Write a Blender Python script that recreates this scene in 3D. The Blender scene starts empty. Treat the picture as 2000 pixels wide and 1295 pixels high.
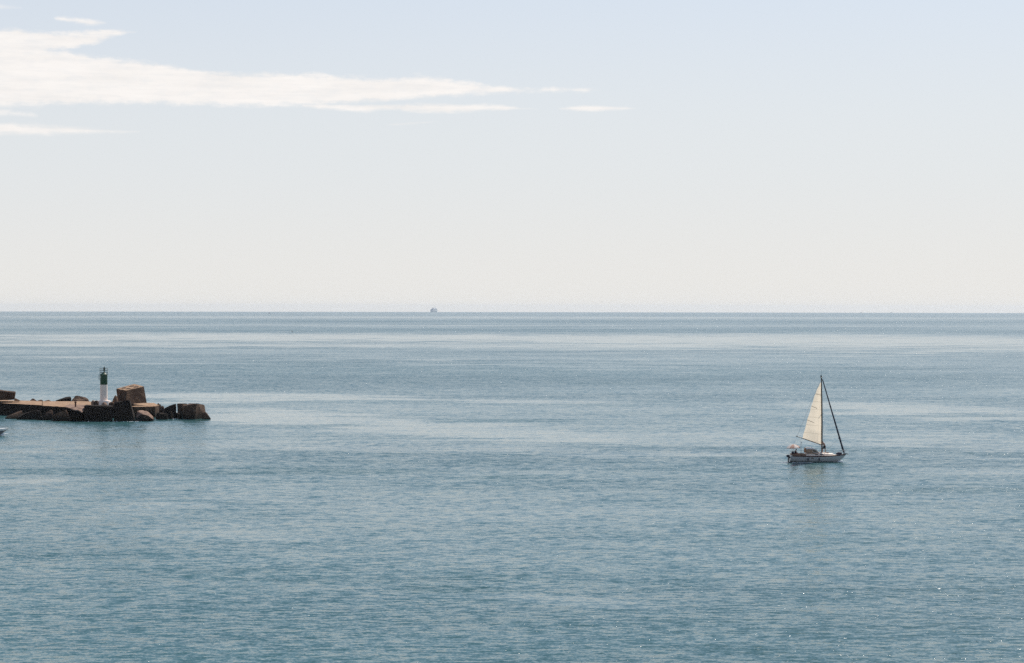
import bpy, bmesh, math, random
import numpy as np
from mathutils import Vector, Matrix, noise as mnoise

R = math.radians
PI = math.pi
scene = bpy.context.scene
COL = scene.collection

# ------------------------------------------------------------------ camera model
CAM_H = 23.5            # metres above the sea
F_PX = 4011.0           # focal length, photograph pixels (2000 wide)
SEA_R = 23500.0
HAZE = 2.3e-5
EARTH = 7.43e6          # effective earth radius (with refraction)
PITCH = math.atan(48.0 / F_PX)
ROLL = R(0.09)

cam_rot = (Matrix.Rotation(PI / 2 - PITCH, 3, 'X') @ Matrix.Rotation(ROLL, 3, 'Z'))


def ray(px, py):
    d = cam_rot @ Vector(((px - 1000.0) / F_PX, -(py - 647.5) / F_PX, -1.0))
    return d


def at(px, py, Y):
    """world point seen at photograph pixel (px, py) at depth Y"""
    d = ray(px, py)
    return Vector((0, 0, CAM_H)) + d * (Y / d.y)


def sea_at(px, py):
    """point of the sea (z = 0) seen at a pixel"""
    d = ray(px, py)
    return Vector((0, 0, CAM_H)) + d * (CAM_H / -d.z)


# ------------------------------------------------------------------ node helpers
class NT:
    def __init__(self, tree):
        self.t = tree
        self.n = tree.nodes
        self.l = tree.links

    def node(self, typ, **kw):
        nd = self.n.new(typ)
        for k, v in kw.items():
            setattr(nd, k, v)
        return nd

    def link(self, a, b):
        self.l.new(a, b)

    def _in(self, sock, v):
        if hasattr(v, 'is_output'):
            self.l.new(v, sock)
        else:
            sock.default_value = v

    def math(self, op, a, b=None, c=None, clamp=False):
        nd = self.n.new('ShaderNodeMath')
        nd.operation = op
        nd.use_clamp = clamp
        self._in(nd.inputs[0], a)
        if b is not None:
            self._in(nd.inputs[1], b)
        if c is not None:
            self._in(nd.inputs[2], c)
        return nd.outputs[0]

    def vmath(self, op, a, b=None, scale=None):
        nd = self.n.new('ShaderNodeVectorMath')
        nd.operation = op
        self._in(nd.inputs[0], a)
        if b is not None:
            self._in(nd.inputs[1], b)
        if scale is not None:
            self._in(nd.inputs['Scale'], scale)
        return nd.outputs[0]

    def noise(self, vec, scale, detail=2.0, rough=0.5, dims='3D', distortion=0.0):
        nd = self.n.new('ShaderNodeTexNoise')
        nd.noise_dimensions = dims
        if vec is not None:
            self.l.new(vec, nd.inputs['Vector'])
        nd.inputs['Scale'].default_value = scale
        nd.inputs['Detail'].default_value = detail
        nd.inputs['Roughness'].default_value = rough
        nd.inputs['Distortion'].default_value = distortion
        return nd

    def ramp(self, fac, stops, interp='LINEAR'):
        nd = self.n.new('ShaderNodeValToRGB')
        nd.color_ramp.interpolation = interp
        el = nd.color_ramp.elements
        while len(el) < len(stops):
            el.new(0.5)
        for e, (p, c) in zip(el, stops):
            e.position = p
            e.color = (c[0], c[1], c[2], 1) if len(c) == 3 else c
        self._in(nd.inputs[0], fac)
        return nd.outputs[0]

    def mix(self, fac, a, b):
        nd = self.n.new('ShaderNodeMix')
        nd.data_type = 'RGBA'
        self._in(nd.inputs[0], fac)
        for s, v in ((nd.inputs[6], a), (nd.inputs[7], b)):
            if hasattr(v, 'is_output'):
                self.l.new(v, s)
            else:
                s.default_value = (v[0], v[1], v[2], 1)
        return nd.outputs[2]

    def smooth(self, v, lo, hi, to0=0.0, to1=1.0):
        nd = self.n.new('ShaderNodeMapRange')
        nd.interpolation_type = 'SMOOTHSTEP'
        self._in(nd.inputs[0], v)
        self._in(nd.inputs[1], lo)
        self._in(nd.inputs[2], hi)
        nd.inputs[3].default_value = to0
        nd.inputs[4].default_value = to1
        return nd.outputs[0]


def new_mat(name):
    m = bpy.data.materials.new(name)
    m.use_nodes = True
    nt = NT(m.node_tree)
    b = m.node_tree.nodes['Principled BSDF']
    return m, nt, b


def simple_mat(name, col, rough=0.5, metal=0.0, var=0.12, scale=6.0, bump=0.0):
    m, nt, b = new_mat(name)
    tc = nt.node('ShaderNodeTexCoord')
    nz = nt.noise(tc.outputs['Object'], scale, 4.0, 0.6)
    f = nt.math('MULTIPLY_ADD', nz.outputs['Fac'], 2 * var, 1 - var)
    c = nt.vmath('SCALE', (col[0], col[1], col[2]), scale=f)
    nt.link(c, b.inputs['Base Color'])
    b.inputs['Roughness'].default_value = rough
    b.inputs['Metallic'].default_value = metal
    if bump:
        bp = nt.node('ShaderNodeBump')
        bp.inputs['Strength'].default_value = 0.6
        bp.inputs['Distance'].default_value = bump
        nt.link(nz.outputs['Fac'], bp.inputs['Height'])
        nt.link(bp.outputs[0], b.inputs['Normal'])
    return m


def stone_mat(name, light, dark, scale=0.6, stain=0.9, wet=1.0):
    """weathered concrete / rock: blotches, pits, algae band just above the water"""
    m, nt, b = new_mat(name)
    geo = nt.node('ShaderNodeNewGeometry')
    oi = nt.node('ShaderNodeObjectInfo')
    off = nt.vmath('SCALE', (13.1, 7.7, 3.3), scale=oi.outputs['Random'])
    p = nt.vmath('ADD', geo.outputs['Position'], off)
    big = nt.noise(p, scale, 5.0, 0.62)
    fine = nt.noise(p, scale * 7, 4.0, 0.65)
    st = nt.node('ShaderNodeMapping')
    st.inputs['Scale'].default_value = (2.2, 2.2, 0.35)
    nt.link(p, st.inputs[0])
    drip = nt.noise(st.outputs[0], 1.0, 4.0, 0.6)
    f = nt.smooth(big.outputs['Fac'], 0.36, 0.66)
    c = nt.mix(f, dark, light)
    f2 = nt.smooth(fine.outputs['Fac'], 0.35, 0.7, 0.62, 1.12)
    c = nt.vmath('SCALE', c, scale=f2)
    f3 = nt.smooth(drip.outputs['Fac'], 0.52, 0.72, 0.0, stain)
    c = nt.mix(f3, c, (dark[0] * .45, dark[1] * .42, dark[2] * .42))
    # tidal algae band
    z = nt.node('ShaderNodeSeparateXYZ')
    nt.link(geo.outputs['Position'], z.inputs[0])
    zz = nt.math('MULTIPLY_ADD', nt.math('SUBTRACT', drip.outputs['Fac'], 0.5), 1.4, z.outputs['Z'])
    w = nt.smooth(zz, 0.35 * wet, 1.5 * wet, 0.92, 0.0)
    c = nt.mix(w, c, (0.016, 0.015, 0.012))
    nt.link(c, b.inputs['Base Color'])
    b.inputs['Roughness'].default_value = 0.95
    b.inputs['Specular IOR Level'].default_value = 0.15
    bp = nt.node('ShaderNodeBump')
    bp.inputs['Strength'].default_value = 0.8
    bp.inputs['Distance'].default_value = 0.12
    h = nt.math('ADD', fine.outputs['Fac'], nt.math('MULTIPLY', big.outputs['Fac'], 0.8))
    nt.link(h, bp.inputs['Height'])
    nt.link(bp.outputs[0], b.inputs['Normal'])
    return m


# ------------------------------------------------------------------ object helpers
def link_mesh(name, me, mat, parent=None):
    if mat is not None and not me.materials:
        me.materials.append(mat)
    o = bpy.data.objects.new(name, me)
    COL.objects.link(o)
    if parent is not None:
        o.parent = parent
    return o


def obj(name, bm, mat, parent=None, smooth=None):
    bmesh.ops.recalc_face_normals(bm, faces=bm.faces[:])
    me = bpy.data.meshes.new(name)
    bm.to_mesh(me)
    bm.free()
    if smooth is not None:
        me.polygons.foreach_set('use_smooth', [True] * len(me.polygons))
        if smooth < 180:
            try:
                me.set_sharp_from_angle(angle=R(smooth))
            except Exception:
                pass
    return link_mesh(name, me, mat, parent)


def tag(o, label=None, cat=None, group=None, kind=None):
    if label:
        o['label'] = label
    if cat:
        o['category'] = cat
    if group:
        o['group'] = group
    if kind:
        o['kind'] = kind
    return o


def empty(name, loc, rz=0.0):
    o = bpy.data.objects.new(name, None)
    o.empty_display_size = 0.3
    COL.objects.link(o)
    o.location = loc
    o.rotation_euler = (0, 0, rz)
    return o


def box(bm, c, s, rot=None, bevel=0.0):
    m = Matrix.Translation(c)
    if rot is not None:
        m = m @ rot.to_4x4()
    m = m @ Matrix.Diagonal((s[0], s[1], s[2], 1))
    r = bmesh.ops.create_cube(bm, size=1.0, matrix=m)
    if bevel:
        vs = set(r['verts'])
        es = [e for e in bm.edges if e.verts[0] in vs and e.verts[1] in vs]
        bmesh.ops.bevel(bm, geom=es, offset=bevel, segments=2, affect='EDGES')


def tube(bm, pts, r, seg=8, cap=True):
    """tube through points; r a number or a list of radii"""
    pts = [Vector(p) for p in pts]
    rs = r if isinstance(r, (list, tuple)) else [r] * len(pts)
    rings = []
    for i, p in enumerate(pts):
        a = pts[max(0, i - 1)]
        b = pts[min(len(pts) - 1, i + 1)]
        d = (b - a).normalized()
        up = Vector((0, 0, 1)) if abs(d.z) < 0.9 else Vector((0, 1, 0))
        u = d.cross(up).normalized()
        v = d.cross(u).normalized()
        rings.append([bm.verts.new(p + (u * math.cos(2 * PI * k / seg) + v * math.sin(2 * PI * k / seg)) * rs[i])
                      for k in range(seg)])
    for a, b in zip(rings[:-1], rings[1:]):
        for k in range(seg):
            bm.faces.new((a[k], a[(k + 1) % seg], b[(k + 1) % seg], b[k]))
    if cap:
        bm.faces.new(rings[0][::-1])
        bm.faces.new(rings[-1])


def lathe(bm, prof, c=(0, 0, 0), seg=24, cap=True):
    rings = []
    for r, z in prof:
        rings.append([bm.verts.new((c[0] + r * math.cos(2 * PI * k / seg), c[1] + r * math.sin(2 * PI * k / seg), c[2] + z))
                      for k in range(seg)])
    for a, b in zip(rings[:-1], rings[1:]):
        for k in range(seg):
            bm.faces.new((a[k], a[(k + 1) % seg], b[(k + 1) % seg], b[k]))
    if cap:
        bm.faces.new(rings[0][::-1])
        bm.faces.new(rings[-1])


def loft(bm, secs, closed=False, cap=False):
    rows = [[bm.verts.new(p) for p in s] for s in secs]
    for a, b in zip(rows[:-1], rows[1:]):
        n = len(a)
        for k in range(n if closed else n - 1):
            k2 = (k + 1) % n
            q = [a[k], a[k2], b[k2], b[k]]
            try:
                bm.faces.new(q)
            except ValueError:
                pass
    if cap:
        for r_ in (rows[0], rows[-1]):
            try:
                bm.faces.new(r_)
            except ValueError:
                pass
    return rows


def rough_hull(pts, seed=0, cuts=3, amp=0.12, freq=0.9, bevel=0.06):
    """convex rock or block through given corners, chipped and worn"""
    bm = bmesh.new()
    for p in pts:
        bm.verts.new(p)
    r = bmesh.ops.convex_hull(bm, input=bm.verts[:])
    junk = [g for g in r['geom_interior'] + r['geom_unused'] if isinstance(g, bmesh.types.BMVert)]
    junk = list({v for v in junk if v.is_valid})
    if junk:
        bmesh.ops.delete(bm, geom=junk, context='VERTS')
    bmesh.ops.dissolve_limit(bm, angle_limit=R(4), verts=bm.verts[:], edges=bm.edges[:])
    if bevel:
        bmesh.ops.bevel(bm, geom=bm.edges[:], offset=bevel, segments=2, affect='EDGES', clamp_overlap=True)
    bmesh.ops.triangulate(bm, faces=bm.faces[:])
    for it in range(cuts):
        es = [e for e in bm.edges if e.calc_length() > 0.45]
        if not es:
            break
        bmesh.ops.subdivide_edges(bm, edges=es, cuts=1)
        bmesh.ops.triangulate(bm, faces=bm.faces[:])
    off = Vector((seed * 3.7, seed * 1.9, seed * 5.3))
    for v in bm.verts:
        q = v.co * freq + off
        d = Vector((mnoise.noise(q), mnoise.noise(q + Vector((31, 0, 0))), mnoise.noise(q + Vector((0, 47, 0)))))
        d2 = mnoise.noise(v.co * freq * 4 + off)
        v.co += d * amp + Vector((d2, -d2, d2)) * amp * 0.3
    return bm


def recentre(o):
    """put a mesh object's origin at its base centre"""
    me = o.data
    n = len(me.vertices)
    a = np.empty(n * 3)
    me.vertices.foreach_get('co', a)
    a = a.reshape(-1, 3)
    c = np.array([(a[:, 0].min() + a[:, 0].max()) / 2, (a[:, 1].min() + a[:, 1].max()) / 2, a[:, 2].min()])
    a -= c
    me.vertices.foreach_set('co', a.ravel())
    me.update()
    o.location = Vector(c)
    return o


# ------------------------------------------------------------------ world: sky and clouds
SUN_EL, SUN_AZ = R(50), R(33)        # azimuth to the right of the view
to_sun = Vector((math.cos(SUN_EL) * math.sin(SUN_AZ), math.cos(SUN_EL) * math.cos(SUN_AZ), math.sin(SUN_EL)))

world = bpy.data.worlds.new("World")
scene.world = world
world.use_nodes = True
wt = NT(world.node_tree)
bg = world.node_tree.nodes['Background']
sky = wt.node('ShaderNodeTexSky')
sky.sky_type = 'NISHITA'
sky.sun_disc = False
sky.sun_elevation = SUN_EL
sky.sun_rotation = SUN_AZ
sky.altitude = 0
sky.air_density = 1.0
sky.dust_density = 0.4
sky.ozone_density = 1.0
BG = 0.12
bg.inputs['Strength'].default_value = BG

tc = wt.node('ShaderNodeTexCoord')
sep = wt.node('ShaderNodeSeparateXYZ')
wt.link(tc.outputs['Generated'], sep.inputs[0])
az = wt.math('ARCTAN2', sep.outputs['X'], sep.outputs['Y'])          # radians, right positive
el = wt.math('ARCSINE', sep.outputs['Z'])
# angles in units of 1/F_PX radian, so that they read like the picture's pixels
u = wt.math('MULTIPLY', az, F_PX)
v = wt.math('MULTIPLY', el, F_PX)
comb = wt.node('ShaderNodeCombineXYZ')
wt.link(u, comb.inputs[0])
wt.link(v, comb.inputs[1])
stretch = wt.node('ShaderNodeMapping')
stretch.inputs['Scale'].default_value = (0.011, 0.045, 1.0)
wt.link(comb.outputs[0], stretch.inputs[0])
n1 = wt.noise(stretch.outputs[0], 0.55, 6.0, 0.62, dims='2D')
stretch2 = wt.node('ShaderNodeMapping')
stretch2.inputs['Scale'].default_value = (0.006, 0.07, 1.0)
stretch2.inputs['Rotation'].default_value = (0, 0, R(-1.5))
wt.link(comb.outputs[0], stretch2.inputs[0])
n2 = wt.noise(stretch2.outputs[0], 1.0, 5.0, 0.6, dims='2D')
stretch3 = wt.node('ShaderNodeMapping')
stretch3.inputs['Scale'].default_value = (0.030, 0.075, 1.0)
wt.link(comb.outputs[0], stretch3.inputs[0])
n3 = wt.noise(stretch3.outputs[0], 1.0, 5.0, 0.62, dims='2D')
puff = wt.math('SUBTRACT', n3.outputs['Fac'], 0.5)
edge = wt.math('SUBTRACT', n1.outputs['Fac'], 0.5)
wisp = wt.math('SUBTRACT', n2.outputs['Fac'], 0.5)


def curve(x, pts, lo, hi):
    """piecewise smooth function of x through (x, value) points"""
    nd = wt.node('ShaderNodeFloatCurve')
    mr = wt.math('DIVIDE', wt.math('SUBTRACT', x, lo), hi - lo, clamp=True)
    vs = [p[1] for p in pts]
    v0, v1 = min(vs), max(vs)
    if v1 - v0 < 1e-6:
        v1 = v0 + 1
    c = nd.mapping.curves[0]
    pp = [((a - lo) / (hi - lo), (b - v0) / (v1 - v0)) for a, b in pts]
    while len(c.points) < len(pp):
        c.points.new(0.5, 0.5)
    for q, (a, b) in zip(c.points, pp):
        q.location = (a, b)
    nd.mapping.update()
    wt.link(mr, nd.inputs['Value'])
    return wt.math('MULTIPLY_ADD', nd.outputs[0], v1 - v0, v0)


def el_of(py):
    return math.atan((597.5 - py) / F_PX) * F_PX


def cloud(pts, soft=16.0, rag=46.0, dens=1.0, wis=0.5):
    """a bank between a top and a bottom edge; pts: (px, y_top, y_bottom)"""
    lo = pts[0][0] - 1000.0
    hi = pts[-1][0] - 1000.0
    mid = curve(u, [(p[0] - 1000.0, el_of((p[1] + p[2]) / 2)) for p in pts], lo, hi)
    hw = curve(u, [(p[0] - 1000.0, (p[2] - p[1]) / 2) for p in pts], lo, hi)
    dv = wt.math('SUBTRACT', v, mid)
    d = wt.math('SUBTRACT', hw, wt.math('ABSOLUTE', dv))            # >0 inside
    up = wt.math('GREATER_THAN', dv, 0.0)
    # ragged upper edge, smoother base
    amp = wt.math('MULTIPLY_ADD', up, rag * 0.4, rag * 0.6)
    d = wt.math('ADD', d, wt.math('MULTIPLY', edge, amp))
    d = wt.math('ADD', d, wt.math('MULTIPLY', wisp, rag * wis))
    d = wt.math('ADD', d, wt.math('MULTIPLY', puff, rag * 0.8))
    m = wt.smooth(d, -soft * 0.35, soft, 0.0, dens)
    inr = wt.math('MULTIPLY', wt.smooth(u, lo - 1, lo), wt.smooth(u, hi, hi + 1, 1.0, 0.0))
    return wt.math('MULTIPLY', m, inr)


W = -500
banks = [
    # main bank running out to the right in a long tail
    cloud([(W, 60, 225), (-100, 88, 224), (40, 96, 220), (130, 110, 214), (200, 119, 211), (300, 129, 209), (450, 143, 209), (600, 146, 207),
           (720, 151, 201), (860, 150, 189), (930, 162, 185), (1000, 169, 181), (1090, 171, 177), (1150, 174, 175.5), (1180, 176, 174)], 11, 20),
    # upper arm
    cloud([(W, 40, 140), (0, 69, 134), (60, 72, 126), (110, 74, 114), (150, 74, 107), (200, 69, 96), (235, 67, 82), (262, 71, 74), (285, 74, 70)], 9, 18),
    cloud([(120, 50, 48), (138, 47, 55), (165, 48, 59), (200, 51, 61), (225, 56, 56), (240, 58, 54)], 6, 9, 0.9),
    cloud([(W, 20, 42), (0, 24, 34), (40, 31, 33), (60, 33, 31)], 12, 14, 0.5),
    # lower shelf under the main bank
    cloud([(590, 208, 206), (640, 203, 215), (700, 204, 218), (760, 201, 216), (830, 200, 220), (900, 203, 218), (960, 203, 214), (1000, 207, 214), (1050, 212, 210)], 7, 11, 0.95),
    cloud([(1080, 212, 210), (1110, 207, 214), (1150, 204, 216), (1190, 206, 214), (1230, 209, 212), (1250, 211, 209)], 6, 8, 0.95),
    cloud([(750, 245, 243), (790, 238, 244), (830, 236, 240), (860, 236, 234)], 5, 6, 0.55),
    # thin streaks at the lower left
    cloud([(W, 205, 260), (0, 221, 236), (50, 229, 237), (90, 236, 235)], 10, 12, 0.85),
    cloud([(W, 240, 290), (0, 250, 275), (90, 251, 273), (180, 256, 268), (240, 259, 265), (280, 262, 262)], 10, 11, 1.0, 0.6),
]
cm = banks[0]
for b_ in banks[1:]:
    cm = wt.math('MAXIMUM', cm, b_)
shade = wt.math('MULTIPLY_ADD', wt.math('ADD', n2.outputs['Fac'], n1.outputs['Fac']), 0.13, 0.85)
thin = wt.math('MULTIPLY_ADD', wt.math('ADD', wisp, puff), 0.6, 0.95, clamp=True)
cm = wt.math('MULTIPLY', cm, thin)
cloud_col = wt.vmath('SCALE', (8.05, 7.75, 7.5), scale=shade)

# hazy summer air: a pale veil over the sky, thickest at the horizon
elp = wt.math('MAXIMUM', el, 0.0)
haze_f = wt.math('MULTIPLY', wt.math('EXPONENT', wt.math('MULTIPLY', wt.math('POWER', wt.math('DIVIDE', elp, 0.26), 2.0), -1.0)), 0.97)
veil_col = wt.mix(wt.smooth(elp, 0.0, 0.075), (6.75, 6.68, 6.5), (6.35, 6.5, 6.68))
veil_col = wt.mix(wt.smooth(elp, 0.06, 0.16), veil_col, (6.1, 6.25, 6.65))
veil = wt.mix(haze_f, sky.outputs[0], veil_col)
cl_mix = wt.node('ShaderNodeMix')
cl_mix.data_type = 'RGBA'
wt.link(wt.math('MULTIPLY', cm, 0.97), cl_mix.inputs[0])
wt.link(veil, cl_mix.inputs[6])
wt.link(cloud_col, cl_mix.inputs[7])
wt.link(cl_mix.outputs[2], bg.inputs['Color'])

# ------------------------------------------------------------------ sun
sd = bpy.data.lights.new('sun', 'SUN')
sd.energy = 5.0
sd.angle = R(0.55)
sd.color = (1.0, 0.93, 0.83)
so = bpy.data.objects.new('sun', sd)
so.rotation_euler = to_sun.to_track_quat('Z', 'Y').to_euler()
so.location = to_sun * 400
COL.objects.link(so)

# ------------------------------------------------------------------ camera
cd = bpy.data.cameras.new('camera')
cd.sensor_width = 36
cd.lens = 36 * F_PX / 2000.0
cd.clip_start = 1.0
cd.clip_end = 200000
co = bpy.data.objects.new('camera', cd)
co.matrix_world = Matrix.Translation((0, 0, CAM_H)) @ cam_rot.to_4x4()
COL.objects.link(co)
scene.camera = co

scene.view_settings.view_transform = 'Standard'
scene.view_settings.look = 'None'
scene.view_settings.exposure = 0.0
scene.view_settings.gamma = 1.0
scene.cycles.use_denoising = False
scene.cycles.max_bounces = 6
scene.cycles.sample_clamp_indirect = 8.0
scene.cycles.sample_clamp_direct = 14.0


# ------------------------------------------------------------------ sea
def make_sea():
    radii = [0.0] + list(np.geomspace(20, 3000, 60)) + list(np.linspace(3300, SEA_R, 66))
    seg = 720
    verts, faces = [(0, 0, 0)], []
    for r_ in radii[1:]:
        z = -r_ * r_ / (2 * EARTH)
        for k in range(seg):
            a = 2 * PI * k / seg
            verts.append((r_ * math.sin(a), r_ * math.cos(a), z))
    for k in range(seg):
        faces.append((0, 1 + (k + 1) % seg, 1 + k))
    for i in range(len(radii) - 2):
        a0, b0 = 1 + i * seg, 1 + (i + 1) * seg
        for k in range(seg):
            k2 = (k + 1) % seg
            faces.append((a0 + k, a0 + k2, b0 + k2, b0 + k))
    me = bpy.data.meshes.new('sea')
    me.from_pydata(verts, [], faces)
    me.update()
    me.polygons.foreach_set('use_smooth', [True] * len(me.polygons))
    if me.polygons[0].normal.z < 0:
        me.flip_normals()
    m, nt, b = new_mat('sea_water')
    geo = nt.node('ShaderNodeNewGeometry')
    P = geo.outputs['Position']
    s = nt.node('ShaderNodeSeparateXYZ')
    nt.link(P, s.inputs[0])
    X, Y = s.outputs['X'], s.outputs['Y']

    # ---- wind patches and slicks, laid out on the water in metres
    wp = nt.node('ShaderNodeMapping')
    wp.inputs['Scale'].default_value = (0.0035, 0.011, 1)
    wp.inputs['Rotation'].default_value = (0, 0, R(4))
    nt.link(P, wp.inputs[0])
    wn = nt.noise(wp.outputs[0], 1.0, 5.0, 0.6, dims='2D')
    wp2 = nt.node('ShaderNodeMapping')
    wp2.inputs['Scale'].default_value = (0.02, 0.07, 1)
    wp2.inputs['Rotation'].default_value = (0, 0, R(-5))
    nt.link(P, wp2.inputs[0])
    wn2 = nt.noise(wp2.outputs[0], 1.0, 4.0, 0.6, dims='2D')
    patch = nt.math('ADD', nt.math('MULTIPLY', nt.math('SUBTRACT', wn.outputs['Fac'], 0.5), 1.5),
                    nt.math('MULTIPLY', nt.math('SUBTRACT', wn2.outputs['Fac'], 0.5), 0.9))
    wp3 = nt.node('ShaderNodeMapping')
    wp3.inputs['Scale'].default_value = (0.07, 0.30, 1)
    wp3.inputs['Rotation'].default_value = (0, 0, R(7))
    nt.link(P, wp3.inputs[0])
    wn3 = nt.noise(wp3.outputs[0], 1.0, 4.0, 0.7, dims='2D')
    patch = nt.math('ADD', patch, nt.math('MULTIPLY', nt.math('SUBTRACT', wn3.outputs['Fac'], 0.5), 0.9))
    # far water: streaks follow the log of the distance so their width stays natural in metres
    lg = nt.math('LOGARITHM', nt.math('MAXIMUM', Y, 10.0), 2.718)
    fc = nt.node('ShaderNodeCombineXYZ')
    nt.link(nt.math('DIVIDE', X, nt.math('MAXIMUM', Y, 10.0)), fc.inputs[0])
    nt.link(lg, fc.inputs[1])

    def slick(px, py, hw, hh, strength, tilt=0.0):
        c = sea_at(px, py)
        a = hw * c.y / F_PX
        d0 = sea_at(px, py + hh).y
        d1 = sea_at(px, max(py - hh, 614)).y
        bh = (d1 - d0) / 2
        cy = (d1 + d0) / 2
        jit_a, jit_b = a * 0.6, bh * 2.2
        xx = nt.math('SUBTRACT', X, c.x)
        yy = nt.math('SUBTRACT', Y, cy)
        if tilt:
            # tilt: pixels of drop per pixel to the right -> metres of depth per metre
            k = -tilt * (cy * cy / (CAM_H * F_PX)) / (cy / F_PX)
            yy = nt.math('MULTIPLY_ADD', xx, -k, yy)
        xx = nt.math('MULTIPLY_ADD', nt.math('SUBTRACT', wn.outputs['Fac'], 0.5), jit_a * 2, xx)
        yy = nt.math('MULTIPLY_ADD', nt.math('SUBTRACT', wn2.outputs['Fac'], 0.5), jit_b * 2, yy)
        d2 = nt.math('ADD', nt.math('POWER', nt.math('DIVIDE', xx, a), 2.0), nt.math('POWER', nt.math('DIVIDE', yy, bh), 2.0))
        return nt.smooth(d2, 0.15, 1.25, strength, 0.0)

    sl = [
        slick(600, 660, 900, 9, 1.0), slick(1650, 668, 700, 15, 1.15), slick(300, 674, 500, 4, 0.6), slick(1000, 676, 500, 4, 0.55),
        slick(120, 697, 160, 2.2, 0.5), slick(900, 702, 160, 1.2, 0.4), slick(1400, 688, 300, 1.5, 0.4),
        slick(1000, 619, 1500, 2.5, 0.5), slick(1000, 635, 1500, 1.0, 0.4),
        slick(560, 777, 330, 8, 0.8, 0.012), slick(1000, 784, 260, 5, 0.55, 0.01), slick(1820, 800, 260, 14, 0.7, 0.03),
        slick(640, 818, 280, 13, 0.85, 0.045), slick(960, 845, 300, 16, 0.6, 0.03), slick(700, 872, 500, 12, 0.5),
        slick(1450, 860, 420, 16, 0.4), slick(1880, 865, 220, 26, 0.5), slick(1250, 885, 300, 6, 0.5),
        slick(60, 940, 110, 6, 0.75), slick(310, 998, 130, 16, 0.55), slick(1120, 1166, 190, 14, 0.55, 0.08),
        slick(120, 868, 190, 14, 0.4), slick(1900, 920, 170, 8, 0.4), slick(1590, 922, 70, 13, 0.7), slick(150, 836, 260, 9, 0.35),
        # ruffled, darker water
        slick(400, 922, 520, 6, -0.8), slick(1000, 935, 120, 5, -0.5), slick(1900, 958, 240, 5, -0.8, -0.01),
        slick(1000, 822, 180, 4, -0.6), slick(880, 1150, 140, 6, -0.6), slick(1500, 735, 700, 22, -0.35), slick(600, 725, 700, 22, -0.4),
        slick(1000, 645, 1600, 5, -0.45), slick(1000, 627, 1600, 3, -0.4), slick(1430, 895, 110, 2.2, -0.7), slick(1400, 890, 130, 1.6, 0.6),
    ]
    tot = sl[0]
    for q in sl[1:]:
        tot = nt.math('ADD', tot, q)
    calm = nt.math('ADD', tot, patch)

    # ---- wave slopes: three scales of chop
    def slopes(scale, detail, rough, amp, sx=1.0, sy=1.0, rot=0.0):
        mp = nt.node('ShaderNodeMapping')
        mp.inputs['Scale'].default_value = (sx, sy, 1)
        mp.inputs['Rotation'].default_value = (0, 0, rot)
        nt.link(P, mp.inputs[0])
        nz = nt.noise(mp.outputs[0], scale, detail, rough, dims='2D')
        c = nt.vmath('SUBTRACT', nz.outputs['Color'], (0.5, 0.5, 0.5))
        return nt.vmath('SCALE', c, scale=amp)

    sl_ = None
    for (sc_, dt, am, sx, rt) in WAVES:
        q = slopes(sc_, dt, 0.85, am, sx, 1.0, R(rt))
        sl_ = q if sl_ is None else nt.vmath('ADD', sl_, q)
    # here and there a wavelet stands steep: these catch the sun
    gn = nt.noise(P, 1.7, 2.0, 0.7, dims='2D')
    gs = nt.noise(P, 5.0, 1.0, 0.6, dims='2D')
    spike = nt.smooth(gn.outputs['Fac'], 0.63, 0.78, 0.0, GLINT)
    gsl = nt.vmath('SCALE', nt.vmath('SUBTRACT', gs.outputs['Color'], (0.5, 0.5, 0.5)), scale=spike)
    sl_ = nt.vmath('ADD', sl_, gsl)
    amp = nt.smooth(calm, -0.9, 1.0, 1.2, 0.36)
    sl_ = nt.vmath('SCALE', sl_, scale=amp)
    sl_ = nt.vmath('MULTIPLY', sl_, (1.0, 1.0, 0.0))
    # the swell runs in to the shore: the wave faces lean that way
    lean = nt.node('ShaderNodeCombineXYZ')
    lean.inputs[0].default_value = 0.0
    nt.link(nt.smooth(calm, -0.9, 1.0, -LEAN[0], -LEAN[1]), lean.inputs[1])
    sl_ = nt.vmath('ADD', sl_, lean.outputs[0])
    N = nt.vmath('NORMALIZE', nt.vmath('ADD', geo.outputs['Normal'], sl_))
    nt.link(N, b.inputs['Normal'])
    rgh = nt.smooth(calm, -0.8, 1.1, ROUGH[0], ROUGH[1])
    nt.link(rgh, b.inputs['Roughness'])
    b.inputs['IOR'].default_value = 1.333
    deep = nt.mix(nt.smooth(wn.outputs['Fac'], 0.35, 0.65), BODY[0], BODY[1])
    nt.link(deep, b.inputs['Base Color'])
    o = link_mesh('sea', me, m)
    o['kind'] = 'structure'
    return o


GLINT = 2.9
# scale, octaves, slope, stretch along the crest, heading
WAVES = [(0.07, 1.0, 0.10, 0.45, 6), (0.30, 1.0, 0.27, 0.40, -8), (1.4, 1.0, 0.66, 0.42, 5), (5.0, 1.0, 0.55, 0.6, -14)]
LEAN = (0.112, 0.01)
ROUGH = (0.23, 0.10)
BODY = ((0.036, 0.102, 0.108), (0.044, 0.116, 0.121))
make_sea()


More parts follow.
